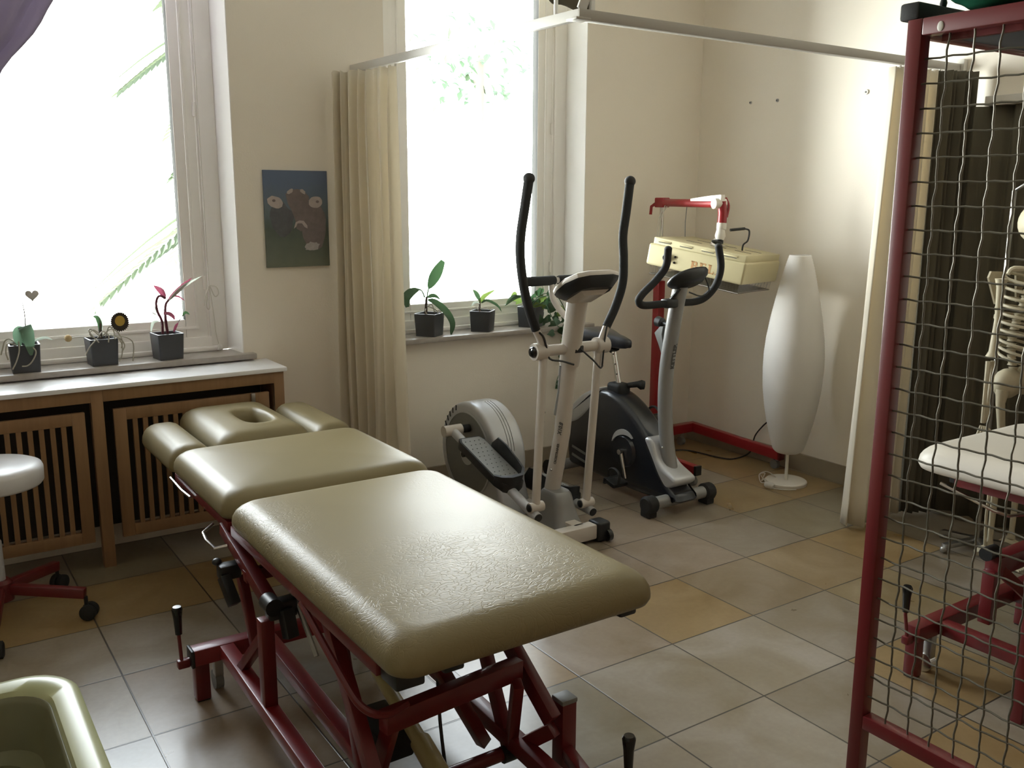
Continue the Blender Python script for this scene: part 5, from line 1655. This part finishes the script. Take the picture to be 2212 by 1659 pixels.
sw = MB().tube([(LX, LY + .05, .012), (3.80, 3.20, .05), (3.79, 3.24, .035), (3.815, 3.255, .008), (3.76, 3.18, .006), (3.735, 3.19, .006), (3.75, 3.215, .04), (3.765, 3.19, .05), (3.752, 3.20, .008), (3.735, 3.165, .03), (3.728, 3.15, .008), (3.725, 3.13, .006), (3.70, 3.11, .009), (3.705, 3.085, .006), (3.74, 3.03, .006), (3.79, 3.0, .005)], .0028, 6, smooth=6).build('cord', M['socketwhite'], lp)
MB().tube([(3.705, 3.135, .012), (3.708, 3.125, .014), (3.712, 3.095, .014), (3.714, 3.085, .012)], [.012, .018, .018, .012], 12).build('foot_switch', M['socketwhite'], sw)

# ------------------------------------------------------------------ rolling stool
so = thing('rolling_stool', (.205, 3.54, 0), 'round white vinyl stool on red five-star castor base before the radiator cover', 'stool')
OX, OY = .205, 3.54
MB().lathe([(.0, .500), (.150, .500), (.166, .504), (.172, .512), (.173, .556), (.168, .568), (.150, .576), (.08, .580), (0, .581)], (OX, OY, 0), 48).build('seat', M['stoolwhite'], so, 50)
MB().lathe([(.0, .485), (.09, .485), (.10, .50), (0, .50)], (OX, OY, 0), 24).build('seat_plate', M['black'], so)
MB().cyl((OX, OY, .31), (OX, OY, .49), .012, 14).build('piston', M['chrome'], so)
MB().tube([(OX, OY, .09), (OX, OY, .30), (OX, OY, .31)], [.021, .019, .014], 16).build('gas_column', M['silver'], so)
MB().lathe([(.0, .085), (.042, .085), (.042, .15), (.03, .16), (0, .16)], (OX, OY, 0), 20).build('hub', M['red'], so)
for k in range(5):
    a = math.radians(-100 + 72 * k)
    dv = Vector((math.cos(a), math.sin(a), 0))
    e = V(OX, OY, 0) + dv * .285
    lg = MB().bar(V(OX, OY, .128), e + V(0, 0, .098), .032, .036, bevel=.004).build('leg', M['red'], so)
    cs = MB().cyl(e + V(0, 0, .05), e + V(0, 0, .085), .007, 8).build('castor', M['black'], lg)
    s_ = Vector((-dv.y, dv.x, 0))
    c0 = e + dv * .008 + V(0, 0, .029)
    mb = MB()
    for q in (-1, 1):
        mb.tube([c0 + s_ * q * .004, c0 + s_ * q * .008, c0 + s_ * q * .022, c0 + s_ * q * .026], [.024, .0285, .0285, .022], 18)
    mb.build('castor_wheels', M['rubber'], lg)

# ------------------------------------------------------------------ lime tub
lt = thing('plastic_tub', (-.10, 1.95, 0), 'lime green plastic tub with a wide rim on the floor beside the couch', 'tub')
def tub_loop(dx, z):
    x0, x1, y0, y1 = -.42, .247, 1.25, 2.205
    return [(x, y, z) for x, y in inset_pts(rrect(x0, x1, y0, y1, .11, 8), dx, (x0 + x1) / 2, (y0 + y1) / 2, (x1 - x0) / 2, (y1 - y0) / 2)]
mb = MB()
mb.loft([tub_loop(.090, .002), tub_loop(.070, .0), tub_loop(.012, .385), tub_loop(-.002, .39), tub_loop(-.004, .412), tub_loop(.004, .421), tub_loop(.020, .424), tub_loop(.052, .418), tub_loop(.060, .405), tub_loop(.064, .395)], True, False)
mb.build('tub_shell', M['lime'], lt, 45)
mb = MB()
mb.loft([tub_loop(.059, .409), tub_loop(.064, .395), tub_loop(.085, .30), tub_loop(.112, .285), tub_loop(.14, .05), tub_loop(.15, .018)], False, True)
mb.build('tub_inside', M['lime_shaded'], lt, 45, solid=.002)
tw = thing('folded_towel', (-.16, 1.75, .02), 'reddish brown folded cloth lying inside the lime tub', 'cloth')
mb = MB()
lo = []
for k, (z, d) in enumerate(((.024, 0), (.03, .0), (.16, .005), (.27, .012), (.30, .03))):
    lp = []
    for cx, cy, a0 in ((1, 1, 0), (-1, 1, 90), (-1, -1, 180), (1, -1, 270)):
        for q in range(7):
            t = math.radians(a0 + 15 * q)
            lp.append((-.145 + cx * (.095 - d - .04) + .04 * math.cos(t) + .004 * math.sin(q + k), 1.70 + cy * (.26 - d - .04) + .04 * math.sin(t), z + .004 + .004 * math.sin(q * 1.7 + k)))
    lo.append(lp)
mb.loft(lo)
mb.build('cloth', M['brownred'], tw, 60)

# ------------------------------------------------------------------ garden outside
def fir(x, y, h, label, seed, dirx=-1):
    r = random.Random(seed)
    t = thing('fir_tree', (x, y, -1.2), label, 'tree', 'trees outside the windows')
    MB().tube([(x, y, -1.2), (x + .05, y, h)], [.16, .04], 10).build('trunk', M['bark'], t)
    mb = MB()
    for i in range(34):
        z = .6 + (h - .6) * (i / 34)
        a = r.uniform(0, 2 * PI)
        L = (1.75 * (1 - i / 42)) * r.uniform(.7, 1.1)
        d = Vector((math.cos(a), math.sin(a), -.35))
        p0 = V(x, y, z)
        pts = [p0 + d * L * k / 6 + V(0, 0, -.25 * L * (k / 6) ** 2) for k in range(7)]
        mb.tube(pts, [.03, .012, .004], 5)
        s = Vector((-d.y, d.x, 0)).normalized()
        for k in range(2, 22):
            c = pts[0].lerp(pts[-1], k / 22) + V(0, 0, -.12 * L * (k / 22) ** 2)
            for q in (-1, 1):
                e = c + s * q * .22 * (1 - k / 30) + d.normalized() * .12 + V(0, 0, -.05)
                mb.leaf([c, c.lerp(e, .5), e], .05, (0, 0, 1), fold=.3, smooth=1)
    mb.build('needles', M['fir'], t, 60)
def shrub_tree(x, y, h, label, seed, R0=.9, n=340):
    r = random.Random(seed)
    t = thing('garden_tree', (x, y, -1.2), label, 'tree', 'trees outside the windows')
    MB().tube([(x, y, -1.2), (x + .1, y, h)], [.14, .06], 10).build('trunk', M['bark'], t)
    mb = MB()
    for i in range(n):
        a, b, q = r.uniform(0, 2 * PI), math.acos(r.uniform(-1, 1)), r.random() ** .4
        c = V(x + R0 * q * math.cos(a) * math.sin(b), y + R0 * q * math.sin(a) * math.sin(b), h + .75 * R0 * q * math.cos(b))
        e = c + V(r.uniform(-.1, .1), r.uniform(-.1, .1), r.uniform(-.12, .02))
        mb.leaf([c, c.lerp(e, .5) + V(0, 0, .01), e], .07, (0, -.5, 1), fold=.2, smooth=1)
    mb.build('foliage', M['outer_leaf'], t, 60)
fir(2.62, 8.2, 5.4, 'fir tree with hanging twigs outside the wide window', 5)
shrub_tree(5.42, 8.9, 2.95, 'small leafy tree outside the narrow window', 9, .75, 170)

# ------------------------------------------------------------------ light
w = bpy.data.worlds.new('overcast_sky')
SC.world = w
w.use_nodes = True
nt = w.node_tree
bg = nt.nodes['Background']
tc = nt.nodes.new('ShaderNodeTexCoord')
sx = nt.nodes.new('ShaderNodeSeparateXYZ')
nt.links.new(tc.outputs['Generated'], sx.inputs[0])
rp = nt.nodes.new('ShaderNodeValToRGB')
e = rp.color_ramp.elements
e[0].position = .0; e[0].color = (.55, .56, .50, 1)
e[1].position = 1.0; e[1].color = (.20, .22, .25, 1)
for q_, c_ in ((.40, (1.0, 1.0, .95)), (.55, (1.0, 1.0, .98)), (.64, (.62, .64, .66)), (.78, (.34, .36, .39))):
    x_ = e.new(q_); x_.color = (*c_, 1)
mr2 = nt.nodes.new('ShaderNodeMapRange')
mr2.inputs['From Min'].default_value = -1
nt.links.new(sx.outputs[2], mr2.inputs['Value'])
nt.links.new(mr2.outputs[0], rp.inputs[0])
az = nt.nodes.new('ShaderNodeMath')
az.operation = 'MULTIPLY_ADD'
az.inputs[1].default_value = -.65
az.inputs[2].default_value = 1.0
nt.links.new(sx.outputs[0], az.inputs[0])
vm = nt.nodes.new('ShaderNodeVectorMath')
vm.operation = 'SCALE'
nt.links.new(rp.outputs[0], vm.inputs[0])
nt.links.new(az.outputs[0], vm.inputs['Scale'])
nt.links.new(vm.outputs[0], bg.inputs['Color'])
bg.inputs['Strength'].default_value = WORLD_STRENGTH
def portal(xa, xb):
    ld = bpy.data.lights.new('window_portal', 'AREA')
    ld.shape = 'RECTANGLE'
    ld.size = xb - xa
    ld.size_y = ZT - .80
    ld.cycles.is_portal = True
    o = bpy.data.objects.new('window_portal', ld)
    o.location = ((xa + xb) / 2, YG + .09, (ZT + .80) / 2)
    o.rotation_euler = (-PI / 2, 0, 0)
    COL.objects.link(o)
portal(*W1)
portal(*W2)

# ------------------------------------------------------------------ camera
yaw, pitch, roll = 0.590469898, 0.198135482, 0.00416395196
fw = Vector((math.sin(yaw) * math.cos(pitch), math.cos(yaw) * math.cos(pitch), -math.sin(pitch)))
rt = Vector((math.cos(yaw), -math.sin(yaw), 0))
up = rt.cross(fw)
r2 = rt * math.cos(roll) + up * math.sin(roll)
u2_ = -rt * math.sin(roll) + up * math.cos(roll)
cam = bpy.data.cameras.new('camera')
cam.sensor_fit = 'HORIZONTAL'
cam.sensor_width = 36
cam.lens = 1998.40379 / 2212 * 36
cam.clip_start = .05
co_ = bpy.data.objects.new('camera', cam)
mw = Matrix((r2, u2_, -fw)).transposed().to_4x4()
mw.translation = (0, 0, 1.482798)
co_.matrix_world = mw
COL.objects.link(co_)
SC.camera = co_
SC.view_settings.view_transform = 'Standard'
SC.view_settings.look = 'None'
SC.view_settings.gamma = 1
SC.view_settings.use_curve_mapping = False
SC.view_settings.exposure = EXPOSURE
SC.cycles.max_bounces = 16
SC.cycles.diffuse_bounces = 10
SC.cycles.transparent_max_bounces = 12
SC.cycles.use_denoising = True
SC.cycles.sample_clamp_indirect = 8
